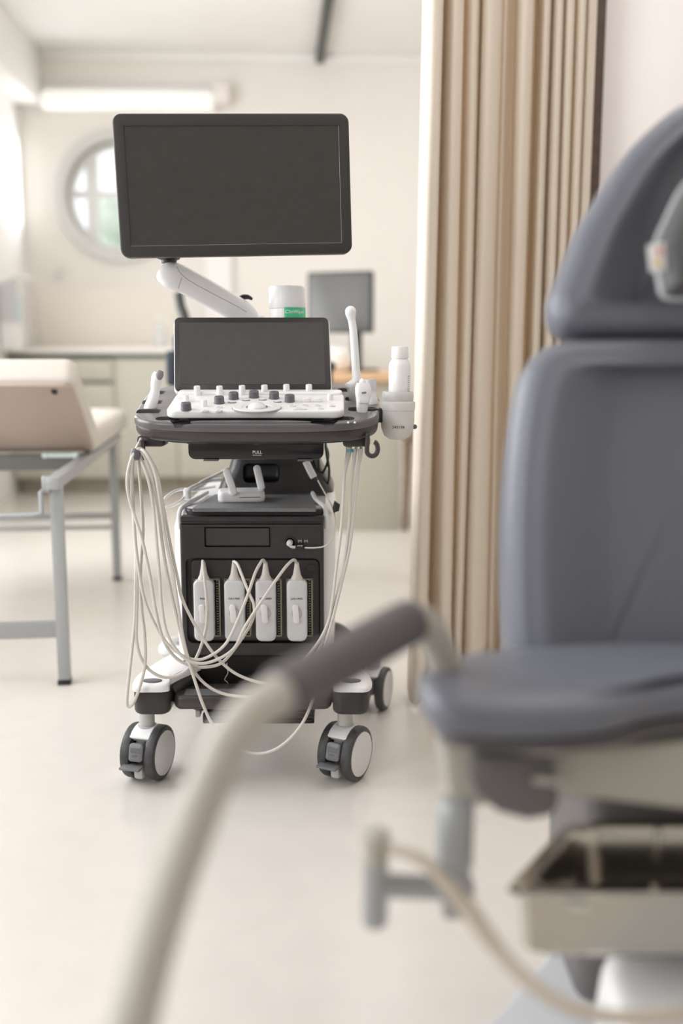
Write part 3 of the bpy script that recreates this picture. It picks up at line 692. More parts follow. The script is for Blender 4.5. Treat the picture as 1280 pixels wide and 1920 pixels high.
# small round socket with its printed marks
e = A(544, 1016, DF); bm = BM(); lathe(bm, [(.0115, 0), (.0115, .003), (.009, .003), (.008, -.004), (0, -.004)], V((e.x, DF, e.z)), -Y, 24); obj('socket', bm, m_blackgl, fp)
for px, ch in ((562, '[E]'), (573, '\u2665')):
    pass
text('lettering', '[=]', .0065, A(562, 1014.5, DF-.0007), X, Z, m_wprint, fp); text('lettering', '(+)', .0065, A(573.5, 1014.5, DF-.0007), X, Z, m_wprint, fp)
# deck and rubber mat
zdk = A(480, 957, DF+.02).z
bm = BM(); pillow(bm, rrect(fw-.004, .26, .02), V((fcx+.004, DF+.155, zdk+.001)), X, Y, Z, .03, .004); obj('deck', bm, m_black, cart)
bm = BM(); ptop = [(-.118, -.005), (.134, -.005), (.128, .11), (.12, .2), (-.09, .2), (-.105, .11)]
pillow(bm, [(-.130, 0), (-.128, -.006), (.128, -.006), (.130, 0), (.127, .05), (.118, .058), (.127, .07), (.118, .2), (-.108, .2)], V((fcx+.006, DF+.006, zdk+.008)), X, Y, Z, .008, .001, 2); obj('rubber_mat', bm, m_pad, cart)
for sg in (-1, 1):
    bm = BM(); tube(bm, [V((fcx+sg*(fw/2+.004), DF+.03, zf1-.02)), V((fcx+sg*(fw/2+.002), DF+.035, zdk)), V((fcx+sg*(fw/2-.02), DF+.12, zdk+.01)), V((fcx+sg*(fw/2-.03), DF+.22, zdk+.010))], .005); obj('edge_trim', bm, m_white, body)
# base, foot rest and legs
zb1 = A(470, 1300, 2.0).z
bm = BM(); box(bm, V((fcx+.0, 2.28, .155)), (.27, .44, .05), r=.01); obj('base_frame', bm, m_black, cart)
fr_l, fr_r = A(325, 1315, 1.985).x, A(622, 1315, 1.985).x
bm = BM(); pillow(bm, rrect(fr_r-fr_l, .09, .018, 5), V(((fr_l+fr_r)/2, 2.025, A(470, 1304, 1.99).z)), X, Y, Z, .03, .006, 3, rb=.012); ft = obj('foot_rest', bm, m_tray2, cart)
bm = BM()
for j in range(5): box(bm, V(((fr_l+fr_r)/2+.004, 1.992+j*.008, A(470, 1304, 1.99).z+.0008)), (fr_r-fr_l-.035, .003, .002))
obj('tread_rib', bm, m_pad, ft)
bm = BM(); box(bm, V((A(485, 1340, 2.05).x, 2.10, A(470, 1345, 2.05).z)), (.24, .12, .022), r=.003)
for j in range(3): box(bm, V((A(485, 1340, 2.05).x, 2.04, A(470, 1338+j*7, 2.03).z)), (.232, .01, .0025))
obj('underbody_tray', bm, m_blackgl, cart)
bm = BM(); box(bm, V((A(368, 1345, 2.02).x, 2.06, A(368, 1342, 2.03).z)), (.010, .04, .016), r=.002); obj('latch', bm, m_greyp, cart)

ZCAP1, ZCAP0 = A(288, 1290, 1.975).z, A(288, 1337, 1.975).z
def front_leg(px, sg):
    c = A(px, 1310, 1.985); c = V((c.x, 2.0, 0))
    leg = BM(); pillow(leg, rrect(.076, .082, .022, 6), V((c.x, c.y, ZCAP1)), X, Y, Z, ZCAP1-ZCAP0, .006, 4, rb=.010)
    g = obj('front_leg', leg, m_black, cart)
    # white cover rising to the body
    tx_ = fcx-sg*-1*0+sg*(fw/2-.005)
    rings = []
    for f in (0, .12, .3, .55, .8, 1):
        x = c.x*(1-f)+tx_*f; y = c.y-.035*(1-f)+f*.10
        w_ = .070*(1-f)+.12*f; h_ = .010+.03*f
        zc = ZCAP1+.002+f*.045+.01*math.sin(f*PI)
        rings.append([V((x+p_[0], y+p_[1]*.0, zc+p_[1])) for p_ in rrect(w_*.9, h_*1.6, h_*.5, 4)])
    # plan outline version: a domed cover
    bm = BM(); o2 = [(c.x-.036, c.y-.034), (c.x, c.y-.041), (c.x+.036, c.y-.034), (c.x+.038, c.y+.01), (tx_+.03*0+.045, c.y+.10), (tx_+.01, c.y+.16), (tx_-.03, c.y+.15), (c.x-.038, c.y+.03)]
    if sg > 0: o2 = [(c.x-.036, c.y-.034), (c.x, c.y-.041), (c.x+.036, c.y-.034), (c.x+.038, c.y+.03), (tx_+.03, c.y+.15), (tx_-.01, c.y+.16), (tx_-.045, c.y+.10), (c.x-.038, c.y+.01)]
    P = cr([(a, b) for a, b in o2], 5, True)
    rr = []
    for s_, dz in ((1.0, -.004), (1.0, .003), (.96, .008), (.88, .011), (.6, .013), (.2, .0135)):
        mx = sum(p_.x for p_ in P)/len(P); my = sum(p_.y for p_ in P)/len(P)
        rr.append([V((mx+(p_.x-mx)*s_, my+(p_.y-my)*s_, ZCAP1+dz+.12*max(0, my+(p_.y-my)*s_-c.y+.01)**1.0)) for p_ in P])
    ring_faces(bm, rr); obj('leg_cover', bm, m_white, g)
    bm = BM(); pillow(bm, ell(.020, .011, 24), V((c.x, c.y-.016, ZCAP1+.0145)), X, Y, Z, .006, .001); obj('inlay', bm, m_knobd, g)
    bm = BM(); tube(bm, [V((c.x-sg*.02, c.y+.02, (ZCAP0+ZCAP1)/2)), V((tx_, c.y+.09, (ZCAP0+ZCAP1)/2+.02))], [.028, .034], 12, smooth=False); obj('leg_arm', bm, m_black, g)
    return c
def caster(cx_, cy_, ang, brake=True, R=.0585):
    g0 = thing_part('caster', cart)
    a = math.radians(ang); ax = V((math.cos(a), -math.sin(a), 0)); fw_ = V((-math.sin(a), -math.cos(a), 0))    # fw_ points out towards the viewer
    top = ZCAP0+.004
    stem = BM(); lathe(stem, [(.0, 0), (.0165, 0), (.0165, .008), (.0195, .0085), (.0195, .017), (.0165, .0175), (.0165, top-2*R+.016), (0, top-2*R+.016)], V((cx_, cy_, 2*R-.016)), Z, 24)
    g = obj('caster', stem, m_greyp, cart)
    wc = V((cx_, cy_, R))
    for s in (-1, 1):
        o = wc+ax*s*.0275
        bm = BM(); w = .0115
        prof = [(0, -w*.5), (R*.60, -w*.5), (R*.64, -w), (R*.9, -w), (R*.97, -w*.8), (R, -w*.4), (R, w*.4), (R*.97, w*.8), (R*.9, w), (R*.83, w*1.02), (R*.81, w*.7), (R*.62, w*.7)]
        lathe(bm, prof, o, ax*s, 48, caps=False); obj('tyre', bm, m_tyre, g)
        bm = BM(); lathe(bm, [(0, w*.2), (R*.6, w*.2), (R*.64, w*.6), (R*.82, w*.75), (R*.81, w*1.1), (R*.55, w*1.3), (0, w*1.4)], o, ax*s, 48); obj('hub_disc', bm, m_hub, g)
    # fork cover over the wheels
    bm = BM(); rr = []
    for k in range(9):
        th = math.radians(-24+k*17)
        cc = wc+fw_*(R+.004)*math.sin(th)*1.0*(.92)+Z*(R*1.02)*math.cos(th)
        hw = .0235
        rr.append([cc+ax*-hw+Z*0, cc+ax*hw, cc+ax*hw*.95-(fw_*math.sin(th)+Z*math.cos(th))*.014, cc-ax*hw*.95-(fw_*math.sin(th)+Z*math.cos(th))*.014])
    ring_faces(bm, rr[:5]); bmesh.ops.bevel(bm, geom=[e_ for e_ in bm.edges if e_.calc_length() > .0], offset=.002, segments=1, affect='EDGES'); obj('fork_cover', bm, m_white, g)
    bm = BM(); box(bm, wc+Z*.012, (.026, .07, .05), ax, -fw_, Z, r=.008); obj('fork', bm, m_pedal, g)
    if brake:
        th = math.radians(72); cc = wc+fw_*(R*.93)*math.sin(th)+Z*(R*.93)*math.cos(th)
        n_ = (fw_*.97+Z*.22).normalized(); u_ = ax; v_ = n_.cross(u_); v_ = -v_ if v_.z < 0 else v_
        bm = BM(); pillow(bm, rrect(.032, .038, .007, 4), cc+n_*.006, u_, v_, n_, .012, .003, 2, prof=[(.8, .8, .001)]); pd = obj('brake_pad', bm, m_pedal, g)
        for j in range(4):
            bm = BM(); box(bm, cc+n_*.0072+v_*(.009-j*.0028), (.022, .0008, .0012), u_, v_, n_); obj('grip_rib', bm, m_knobd, pd)
        text('lettering', 'OFF', .0075, cc+n_*.0072-v_*.007, u_, v_, m_knobd, pd)
        bm = BM(); box(bm, wc+fw_*(R+.004)-ax*.006-Z*.012, (.046, .03, .006), ax, fw_, Z, r=.002); obj('brake_lever', bm, m_pedal, g)
        bm = BM(); box(bm, wc+fw_*(R*.55)-Z*.03, (.022, .035, .03), ax, fw_, Z, r=.007); obj('brake_block', bm, m_greyp, g)
    return g
def thing_part(name, parent): return None
for px, sg in ((287, -1), (658, 1)):
    c = front_leg(px, sg); wx = A(271 if sg < 0 else 647, 1410, 1.985).x
    caster(wx, 2.02, 15.5 if sg < 0 else 28)
for px, sg in ((330, -1), (668, 1)):
    e = A(px, 1215, 2.5); bm = BM()
    tube(bm, [V((fcx+sg*.12, 2.44, .17)), V((fcx+sg*.17, 2.48, .178)), V((e.x, 2.52, e.z-.03))], [.04, .036, .034], 14, sq=.8); g = obj('rear_leg', bm, m_black, cart)
    bm = BM(); pillow(bm, rrect(.09, .10, .03, 5), V((e.x, 2.52, e.z+.012)), X, Y, Z, .03, .012, 4); obj('leg_cover', bm, m_greyp if sg > 0 else m_white, g)
caster(A(700, 1290, 2.42).x, 2.44, 18, brake=False, R=.055)
caster(A(335, 1290, 2.5).x, 2.5, 60, brake=False, R=.055)

# main monitor and its arm
MD = 2.1
c0, c1, c2, c3 = A(213, 212, MD-.03), A(654, 212, MD+.03), A(660, 475, MD+.03), A(222, 483, MD-.03)
mc = (c0+c1+c2+c3)/4; mx_ = ((c1-c0)+(c2-c3)).normalized(); my_ = ((c0-c3)+(c1-c2)); my_ = (my_-mx_*my_.dot(mx_)).normalized(); mn_ = mx_.cross(my_)
mw, mh = ((c1-c0).length+(c2-c3).length)/2, ((c0-c3).length+(c1-c2).length)/2
bm = BM(); pillow(bm, rrect(mw, mh, .018, 8), mc, mx_, my_, mn_, .034, .004, 3, rb=.006); mon = obj('monitor', bm, m_bezel, cart)
bm = BM(); pillow(bm, rrect(mw-.002, mh-.002, .018, 8), mc-mn_*.010, mx_, my_, mn_, .022, .002, 2); bk = obj('back_shell', bm, m_white, mon); 
for v in bk.data.vertices: pass
b = BM(); pillow(b, rrect(mw-.043, mh-.046, .001, 1), mc+mn_*.01-my_*.001, mx_, my_, mn_, .0125, .0001, 1); cut(mon, b)
bm = BM(); pillow(bm, rrect(mw-.0425, mh-.0455, .001, 1), mc-mn_*.0018-my_*.001, mx_, my_, mn_, .002, .0001, 1); obj('screen', bm, m_screen, mon)
ledge = BM()
hx, hy = (mw-.043)/2, (mh-.046)/2
box(ledge, mc+mx_*hx-my_*.001-mn_*.0006, (.0011, 2*hy, .0008), mx_, my_, mn_); box(ledge, mc-my_*(hy+.001)+mn_*.0002, (2*hx, .0004, .0002), mx_, my_, mn_); obj('bezel_highlight', ledge, m_greyp, mon)  # pale strips paint a highlight along the right and bottom bezel edges
pb = A(316, 488, 2.16); bm = BM(); lathe(bm, [(.016, 0), (.017, .004), (.017, .014), (.014, .016)], V((pb.x, 2.16, pb.z-.006)), Z, 24); arm_j = obj('arm_joint', bm, m_black, cart)
bm = BM(); box(bm, V((pb.x, 2.155, pb.z+.03)), (.05, .05, .06), r=.01); obj('monitor_bracket', bm, m_black, arm_j)
a0 = A(312, 516, 2.16); a1 = A(345, 530, 2.18); a2 = A(470, 598, 2.26); a3 = A(500, 640, 2.3)
def arm():
    bm = BM(); P = cr([A(306, 505, 2.16), A(318, 514, 2.16), A(350, 528, 2.18), A(410, 561, 2.22), A(455, 586, 2.26), A(478, 603, 2.28)], 6)
    R0 = [.014, .024, .028, .0285, .028, .028, .0275, .027, .026, .022, .010]; rings = []; m = len(P)
    for i in range(m):
        t_ = (P[min(i+1, m-1)]-P[max(i-1, 0)]).normalized(); b_ = V((0, 1, 0)); b_ = (b_-t_*b_.dot(t_)).normalized(); n_ = t_.cross(b_)
        f = i/(m-1)*(len(R0)-1); a = min(int(f), len(R0)-2); rr = R0[a]+(R0[a+1]-R0[a])*(f-a)
        rings.append([P[i]+n_*p_[0]+b_*p_[1] for p_ in rrect(rr*2, .05, min(rr, .022)*.8, 4)])
    ring_faces(bm, rings); return obj('monitor_arm', bm, m_white, cart)
ar = arm()
bm = BM(); tube(bm, [A(331, 500, 2.135), A(341, 515, 2.14), A(368, 534, 2.155), A(440, 572, 2.20), A(462, 585, 2.215)], .0006, 6); tube(bm, [A(341, 520, 2.14), A(334, 541, 2.135)], .0006, 6, smooth=False); obj('seam', bm, m_lens, ar)
bm = BM(); lathe(bm, [(.045, 0), (.045, .17), (.036, .2), (0, .2)], V((A(470, 640, 2.36).x, 2.30, .78)), Z, 32); obj('arm_post', bm, m_panelw, cart)
bm = BM(); tube(bm, [A(447, 560, 2.25), A(456, 557, 2.25), A(465, 557, 2.25), A(473, 561, 2.25)], [.004, .006, .005, .003], 8); sphere(bm, A(449, 561, 2.25), .005); tube(bm, [A(450, 560, 2.25), A(462, 575, 2.25), A(478, 600, 2.27)], .003); obj('cable_clip', bm, m_black, cart)

# gel bottle holder on the right side of the tray
gx = A(745, 780, 2.08); GY = 2.08
gz0, gz1 = A(745, 825, GY).z, A(745, 741, GY).z
hold = BM()
Rh = M2(31.5, GY)
lathe(hold, [(0, 0), (Rh*.5, .002), (Rh*.8, .010), (Rh*.97, .026), (Rh, .04), (Rh, .062), (Rh*1.03, .063), (Rh*1.05, gz1-gz0-.016), (Rh*1.02, gz1-gz0-.014), (Rh*.9, gz1-gz0-.012), (Rh*.87, gz1-gz0), (Rh*.80, gz1-gz0), (Rh*.78, .03), (0, .02)], V((gx.x, GY, gz0)), Z, 40, caps=False)
hd = obj('gel_holder', hold, m_cup, cart)
bm = BM(); lathe(bm, [(Rh*.90, 0), (Rh*.93, .003), (Rh*.93, .016), (Rh*.88, .020), (Rh*.80, .020), (Rh*.78, .0)], V((gx.x, GY, gz1-.012)), Z, 40, caps=False); obj('collar', bm, mat('grey white collar', (.62, .60, .585), .35), hd)
bm = BM(); box(bm, V((gx.x-Rh-.014, GY, gz0+.052)), (.04, .03, .03), r=.004); obj('clamp', bm, m_black, hd)
bm = BM(); sphere(bm, V((gx.x+Rh*1.02, GY-.005, gz0+.028)), .005); obj('screw', bm, m_knobd, hd)
for i_, ch in enumerate('240126'):
    a_ = math.radians(-9.5+i_*7.2)+math.radians(-9)
    nv = V((math.sin(a_), -math.cos(a_), 0)); text('lettering', ch, .0078, V((gx.x, GY, A(750, 801, GY-.03).z))+nv*(Rh*1.003), V((math.cos(a_), math.sin(a_), 0)), Z, m_print, hd)
gb = thing('gel_bottle', 'white ultrasound gel bottle standing upright in the holder right of the console', 'bottle', V((gx.x+.001, GY, gz0+.022)))
bz = gz0+.022; bt = A(750, 649, GY).z; Hb = bt-bz; Rb = M2(20.5, GY); bx = A(749, 700, GY).x
capz = A(750, 672, GY).z-bz
bm = BM(); lathe(bm, [(0, 0), (Rb*.9, 0), (Rb, .004), (Rb, capz-.018), (Rb*.93, capz-.009), (Rb*.72, capz-.002), (Rb*.66, capz+.002), (0, capz+.002)], V((bx, GY, bz)), Z, 36); obj('body', bm, m_bottle, gb)
bm = BM(); lathe(bm, [(0, capz), (Rb*.76, capz), (Rb*.78, capz+.002), (Rb*.75, Hb-.004), (Rb*.72, Hb-.001), (0, Hb)], V((bx, GY, bz)), Z, 36); obj('cap', bm, m_bottle, gb)
for j in range(9):
    a_ = math.radians(50); nv = V((math.sin(a_), -math.cos(a_), 0))
    bm = BM(); zz = A(765, 705+j*4, GY).z; box(bm, V((bx, GY, zz))+nv*Rb, (.0045 if j % 3 else .007, .0005, .0012), V((math.cos(a_), math.sin(a_), 0)), nv, Z); obj('print_mark', bm, m_gprint, gb)

# wipes canister standing behind the touch screen on the tray
wy = 2.235; wx0 = A(538, 560, wy).x; wzt = A(538, 536, wy).z; wb_ = T(0, (wy-1.945)/math.cos(TI)).z+.012
wc_ = thing('wipes_canister', 'white wipes tub with green label behind the touch screen', 'tub', V((wx0, wy, wb_)))
Rw = M2(33.5, wy); Hw = wzt-wb_
bm = BM(); lathe(bm, [(0, 0), (Rw*.95, 0), (Rw, .004), (Rw, Hw-.05), (0, Hw-.05)], V((wx0, wy, wb_)), Z, 40); obj('body', bm, m_bottle, wc_)
bm = BM(); lathe(bm, [(Rw*.99, Hw-.0496), (Rw, Hw-.049), (Rw*.985, Hw-.006), (Rw*.9, Hw-.001), (0, Hw)], V((wx0, wy, wb_)), Z, 40); obj('lid', bm, m_white, wc_)
zl1 = A(545, 576, wy-Rw).z; zl0 = zl1-.06
bm = BM(); rg = []
for z in (zl0, zl1): rg.append([V((wx0+math.sin(a_)*Rw*1.006, wy-math.cos(a_)*Rw*1.006, z)) for a_ in [math.radians(-6+k*9) for k in range(11)]])
ring_faces(bm, rg, False, False, closed=False); lb = obj('label', bm, m_green, wc_)
lb.modifiers.new('s', 'SOLIDIFY').thickness = .0004
for i_, ch in enumerate('ClinWipes'):
    wadv = [0, 5.6, 8.0, 12.3, 20.6, 27.2, 31.2, 37.6, 43.6][i_]; a_ = math.radians(2+wadv*1.4); nv = V((math.sin(a_), -math.cos(a_), 0))
    text('lettering', ch, .0105, V((wx0, wy, zl1-.0095))+nv*(Rw*1.012), V((math.cos(a_), math.sin(a_), 0)), Z, m_wprint, wc_)

# ------------------------------------------------------------------ probes with cable and connector
def connector(parent, k, label_text):
    ex_, zt2, zb2 = ports[k]; x = ex_-.002
    zt3 = A(400, 1088, DF-.02).z; zb3 = A(400, 1203, DF-.02).z; h = zt3-zb3
    yfr = DF-.022
    bm = BM(); w = .0425
    pillow(bm, rrect(w, h, (.012, .012, .013, .013), 6), V((x, yfr, (zt3+zb3)/2)), X, Z, -Y, .028, .005, 4, prof=[(.8, .9, .0008)]); c = obj('connector', bm, m_conn, parent)
    zn = A(400, 1058, DF-.02).z
    bm = BM(); rings = []
    for f, hw, hd in ((0, .0135, .010), (.15, .0125, .009), (.35, .0085, .008), (.7, .006, .006), (1, .0042, .0042)):
        z = zt3-.004+(zn-zt3+.006)*f; rings.append([V((x+p_[0], yfr+.012+p_[1], z)) for p_ in ell(hw, hd, 16)])
    ring_faces(bm, rings); obj('strain_relief', bm, m_cable, parent)
    kz = A(400, 1150, DF-.025).z
    bm = BM(); lathe(bm, [(.0115, 0), (.0115, .0012), (.0108, .0018), (.0100, .0012), (.0100, 0)], V((x, yfr-.0005, kz)), -Y, 28, caps=False); obj('latch_ring', bm, m_greyp, c)
    bm = BM(); pillow(bm, rrect(.013, .040, .005, 4), V((x-.002, yfr-.0085, kz-.001)), V((math.cos(.08), 0, math.sin(.08))), V((-math.sin(.08), 0, math.cos(.08))), -Y, .009, .002, 2); obj('latch_key', bm, m_panelw, c)
    text('lettering', label_text, .0058, V((x, yfr-.0012, A(400, 1122, DF-.02).z)), X, Z, m_print, c)
    return V((x, yfr+.012, zn))
CR = .0032
def px3(lst): return [A(*p) for p in lst]
def cable(parent, pts, top=None):
    P = px3(pts) + ([top] if top is not None else [])
    bm = BM(); tube(bm, P, CR, 10, 5); return obj('cable', bm, m_cable, parent)
# probe in the left holder; its cable makes the long loop, goes over the hook and down into the first port
pr = thing('ultrasound_probe', 'slim white probe leaning in the left holder, cable looped to the first port', 'probe', T(-.18, .165, 0), 'ultrasound probes plugged into the cart')
b0 = onplane(282, 764, TO, TN); hd0 = A(297, 700, b0.y+.0)
def at_y(px, py): return A(px, py, b0.y+.0)
bm = BM(); P = [at_y(279, 772), at_y(282, 762), at_y(287, 748), at_y(291, 732), at_y(292, 720), at_y(295, 708), at_y(298, 700)]
tube(bm, P, [.0125, .0125, .0115, .0095, .0105, .0125, .0100], 16, sq=.8); obj('handle', bm, m_white, pr)
bm = BM(); tube(bm, [at_y(298, 711)-Y*.005, at_y(300, 703)-Y*.006, at_y(301, 696)-Y*.003], [.0055, .0085, .0065], 14, sq=.8); obj('lens', bm, m_lens, pr)
top = connector(pr, 0, 'PA3-5')
cable(pr, [(278, 775, b0.y), (272, 800, 2.06), (264, 824, 2.0), (254, 845, 1.985), (248, 880, 1.97), (250, 950, 1.965), (254, 1030, 1.96), (254, 1080, 1.955), (253, 1157, 1.95), (248, 1211, 1.95), (242, 1266, 1.945), (238, 1310, 1.94), (240, 1325, 1.94), (250, 1318, 1.94),
           (262, 1288, 1.945), (272, 1244, 1.95), (271, 1190, 1.955), (266, 1146, 1.96), (263, 1080, 1.965), (268, 1000, 1.97), (266, 950, 1.975), (262, 895, 1.98), (259, 858, 1.98), (256, 846, 1.975), (250, 856, 1.965), (246, 890, 1.96),
           (248, 940, 1.955), (251, 985, 1.955), (257, 1080, 1.955), (256, 1160, 1.95), (256, 1200, 1.95), (264, 1233, 1.95), (281, 1257, 1.955), (307, 1270, 1.96), (334, 1266, 1.97), (356, 1250, 1.98), (373, 1222, 1.99), (386, 1178, 2.0), (388, 1135, 2.008), (384, 1090, 2.015), (381, 1062, 2.025), (380, 1052, 2.035)], top)
# tall endocavity probe
pr = thing('ultrasound_probe', 'long thin white endocavity probe standing upright in the right holder', 'probe', T(.165, .245, 0), 'ultrasound probes plugged into the cart')
d = 2.16
bm = BM(); tube(bm, px3([(650, 723, d), (658, 721, d), (668, 714, d), (667, 695, d), (665, 660, d), (662, 620, d), (659, 600, d), (657, 588, d), (657, 580, d)]), [.006, .0085, .0105, .0088, .0085, .0082, .0082, .0115, .009], 14); obj('handle', bm, m_white, pr)
bm = BM(); sphere(bm, A(657, 584, d), .0118, n=16); obj('tip', bm, m_white, pr)
bm = BM(); tube(bm, px3([(646, 723, d-.003), (660, 726, d-.003), (672, 722, d-.003)]), [.005, .009, .005], 12); tube(bm, px3([(660, 726, d), (663, 740, d), (664, 760, d)]), [.012, .012, .010], 12); obj('grip', bm, m_greyp, pr)
top = connector(pr, 1, 'CA1-7AD')
cable(pr, [(664, 765, 2.14), (656, 800, 2.06), (653, 842, 2.03), (647, 875, 2.02), (643, 940, 2.01), (639, 995, 2.0), (631, 1060, 1.99), (624, 1120, 1.985), (617, 1160, 1.98), (601, 1197, 1.975), (575, 1232, 1.97), (554, 1256, 1.97), (525, 1278, 1.97), (500, 1282, 1.965), (461, 1272, 1.965), (430, 1255, 1.96), (399, 1224, 1.955), (369, 1178, 1.955),
           (342, 1124, 1.95), (332, 1080, 1.95), (319, 1020, 1.955), (306, 950, 1.96), (295, 890, 1.965), (282, 862, 1.965), (270, 845, 1.965), (260, 842, 1.955), (248, 856, 1.945), (239, 890, 1.94), (240, 925, 1.94), (253, 970, 1.94), (266, 1010, 1.94), (281, 1080, 1.94),
           (292, 1146, 1.94), (307, 1202, 1.945), (329, 1233, 1.95), (356, 1248, 1.955), (382, 1251, 1.96), (417, 1242, 1.96), (450, 1202, 1.965), (473, 1163, 1.965), (476, 1135, 1.97), (467, 1113, 1.98), (454, 1080, 2.0), (445, 1058, 2.02), (438, 1053, 2.035)], top)
bm = BM(); lathe(bm, [(.0062, 0), (.0064, .004), (.0062, .0042)], A(655, 847, 2.026), V((.1, 0, 1)), 18, caps=False); obj('blue_band', bm, mat('blue band', (.10, .42, .55), .5), pr)
bm = BM(); tube(bm, px3([(654, 838, 2.03), (653, 850, 2.03), (650, 868, 2.022), (647, 885, 2.018)]), [.0066, .006, .004, .0028], 12); obj('strain_relief', bm, m_cable, pr)
# convex probe facing the viewer
pr = thing('ultrasound_probe', 'stout white probe with grey rounded head in the front right holder', 'probe', T(.186, .115, 0), 'ultrasound probes plugged into the cart')
d = 2.04
bm = BM(); rings = []
for (py, hw, hd, cx_) in ((782, .009, .009, 678), (768, .0115, .011, 678.5), (758, .012, .012, 679), (748, .0145, .014, 680.5), (738, .0165, .015, 681), (727, .0165, .015, 680.5), (718, .0125, .012, 680)):
    o_ = A(cx_, py, d); rings.append([o_+X*p_[0]+Y*p_[1] for p_ in rrect(hw*2, hd*2, min(hw, hd)*.6, 4)])
ring_faces(bm, rings); obj('handle', bm, m_white, pr)
bm = BM(); pillow(bm, rrect(.023, .026, .009, 5), A(681.5, 729, d-.0135), V((1, 0, .1)).normalized(), V((-.1, .25, 1)).normalized(), V((0, -1, .25)).normalized(), .014, .006, 3); obj('lens', bm, m_lens, pr)
bm = BM(); pillow(bm, rrect(.024, .022, .006, 5), A(682, 748, d-.0145), X, Z, -Y, .012, .004, 3); obj('nose', bm, m_panelw, pr)
top = connector(pr, 2, 'V3-10ARD')
cable(pr, [(678, 785, 2.04), (672, 815, 2.035), (666, 850, 2.03), (658, 907, 2.02), (655, 973, 2.01), (646, 1050, 2.0), (631, 1120, 1.99), (622, 1160, 1.985), (604, 1205, 1.98), (580, 1245, 1.975), (545, 1285, 1.97), (510, 1304, 1.965), (478, 1307, 1.96), (428, 1303, 1.955), (395, 1290, 1.955), (369, 1266, 1.95), (351, 1233, 1.945), (334, 1167, 1.945),
           (314, 1080, 1.945), (303, 1010, 1.95), (296, 950, 1.955), (283, 890, 1.955), (272, 858, 1.955), (263, 846, 1.955), (254, 848, 1.95), (247, 870, 1.945), (246, 905, 1.945), (250, 960, 1.95), (254, 1020, 1.948), (262, 1080, 1.945), (272, 1128, 1.945), (292, 1174, 1.945),
           (314, 1207, 1.945), (342, 1229, 1.945), (373, 1237, 1.945), (404, 1224, 1.95), (428, 1200, 1.955), (450, 1152, 1.965), (467, 1108, 1.98), (478, 1075, 2.0), (488, 1056, 2.02), (493, 1050, 2.033)], top)
# fourth probe behind it
pr = thing('ultrasound_probe', 'white probe with pale grey marked sleeve behind the stout one', 'probe', T(.19, .18, 0), 'ultrasound probes plugged into the cart')
d = 2.11
bm = BM(); tube(bm, px3([(680, 722, d), (681, 716, d), (683, 712, d)]), [.008, .009, .007], 12); tube(bm, px3([(692, 720, d), (694, 738, d), (697, 756, d), (699, 770, d)]), [.012, .0125, .0145, .013], 14); obj('handle', bm, m_white, pr)
bm = BM(); tube(bm, px3([(693, 711, d), (694, 722, d), (695, 732, d)]), .0128, 16, smooth=False); obj('sleeve', bm, mat('pale grey sleeve', (.60, .60, .60), .3), pr)
top = connector(pr, 3, 'LA2-14AD')
cable(pr, [(694, 775, 2.1), (684, 805, 2.06), (675, 850, 2.03), (671, 885, 2.025), (664, 951, 2.015), (655, 1028, 2.0), (640, 1093, 1.99), (626, 1150, 1.98), (608, 1215, 1.97), (598, 1260, 1.96), (584, 1318, 1.95), (560, 1366, 1.945), (520, 1403, 1.94), (478, 1413, 1.94), (438, 1398, 1.94), (402, 1364, 1.94), (382, 1325, 1.94), (369, 1288, 1.94), (356, 1246, 1.94), (342, 1190, 1.94),
           (325, 1080, 1.94), (310, 1010, 1.945), (300, 940, 1.945), (290, 885, 1.945), (278, 858, 1.945), (268, 845, 1.95), (262, 846, 1.96), (265, 862, 1.96), (278, 900, 1.95), (287, 950, 1.945), (292, 1000, 1.94), (299, 1080, 1.935), (303, 1135, 1.935),
           (314, 1190, 1.935), (342, 1231, 1.935), (373, 1244, 1.94), (406, 1237, 1.945), (439, 1215, 1.95), (461, 1172, 1.955), (500, 1113, 1.975), (530, 1070, 2.0), (545, 1053, 2.02), (552, 1050, 2.033)], top)
for q0_, q1_ in (((665, 842, 2.032), (664, 862, 2.028)), ((676, 842, 2.032), (674, 866, 2.028))):
    bm = BM(); tube(bm, [A(*q0_), A(*q1_)], [.0055, .0036], 12, smooth=False); obj('strain_relief', bm, m_cable, pr)

# ------------------------------------------------------------------ small things on the cart
zm = zdk+.008
q = onz(400, 925, zm); yrt = 2.17
rt = thing('wireless_router', 'small white wireless router with two raised antennas on the rubber mat', 'router', V((A(452, 925, yrt).x, yrt, zm)))
rc = V((A(452, 925, yrt).x, yrt, zm+.012)); ra = .12; rx_ = V((math.cos(ra), math.sin(ra), 0)); ry_ = Z.cross(rx_)
bm = BM(); pillow(bm, rrect(.102, .075, .014, 5), rc+Z*.012, rx_, ry_, Z, .024, .006, 3); rb_ = obj('housing', bm, m_white, rt)
bm = BM(); box(bm, rc+rx_*.018-ry_*.0375, (.045, .001, .0018), rx_, ry_, Z); obj('vent_line', bm, m_lens, rb_)
for (p_, q_) in (((438, 925, yrt-.045), (424, 882, yrt-.04)), ((490, 915, yrt+.01), (481, 876, yrt+.02))):
    a_, b_ = A(*p_), A(*q_); bm = BM(); v_ = (b_-a_).normalized(); u_ = X-v_*v_.x; u_.normalize(); n_ = u_.cross(v_)
    pillow(bm, rrect(.016, (b_-a_).length+.01, .0075, 5), (a_+b_)/2-n_*.004 if n_.y > 0 else (a_+b_)/2, u_, v_, n_, .008, .0025, 2); obj('antenna', bm, m_white, rt)
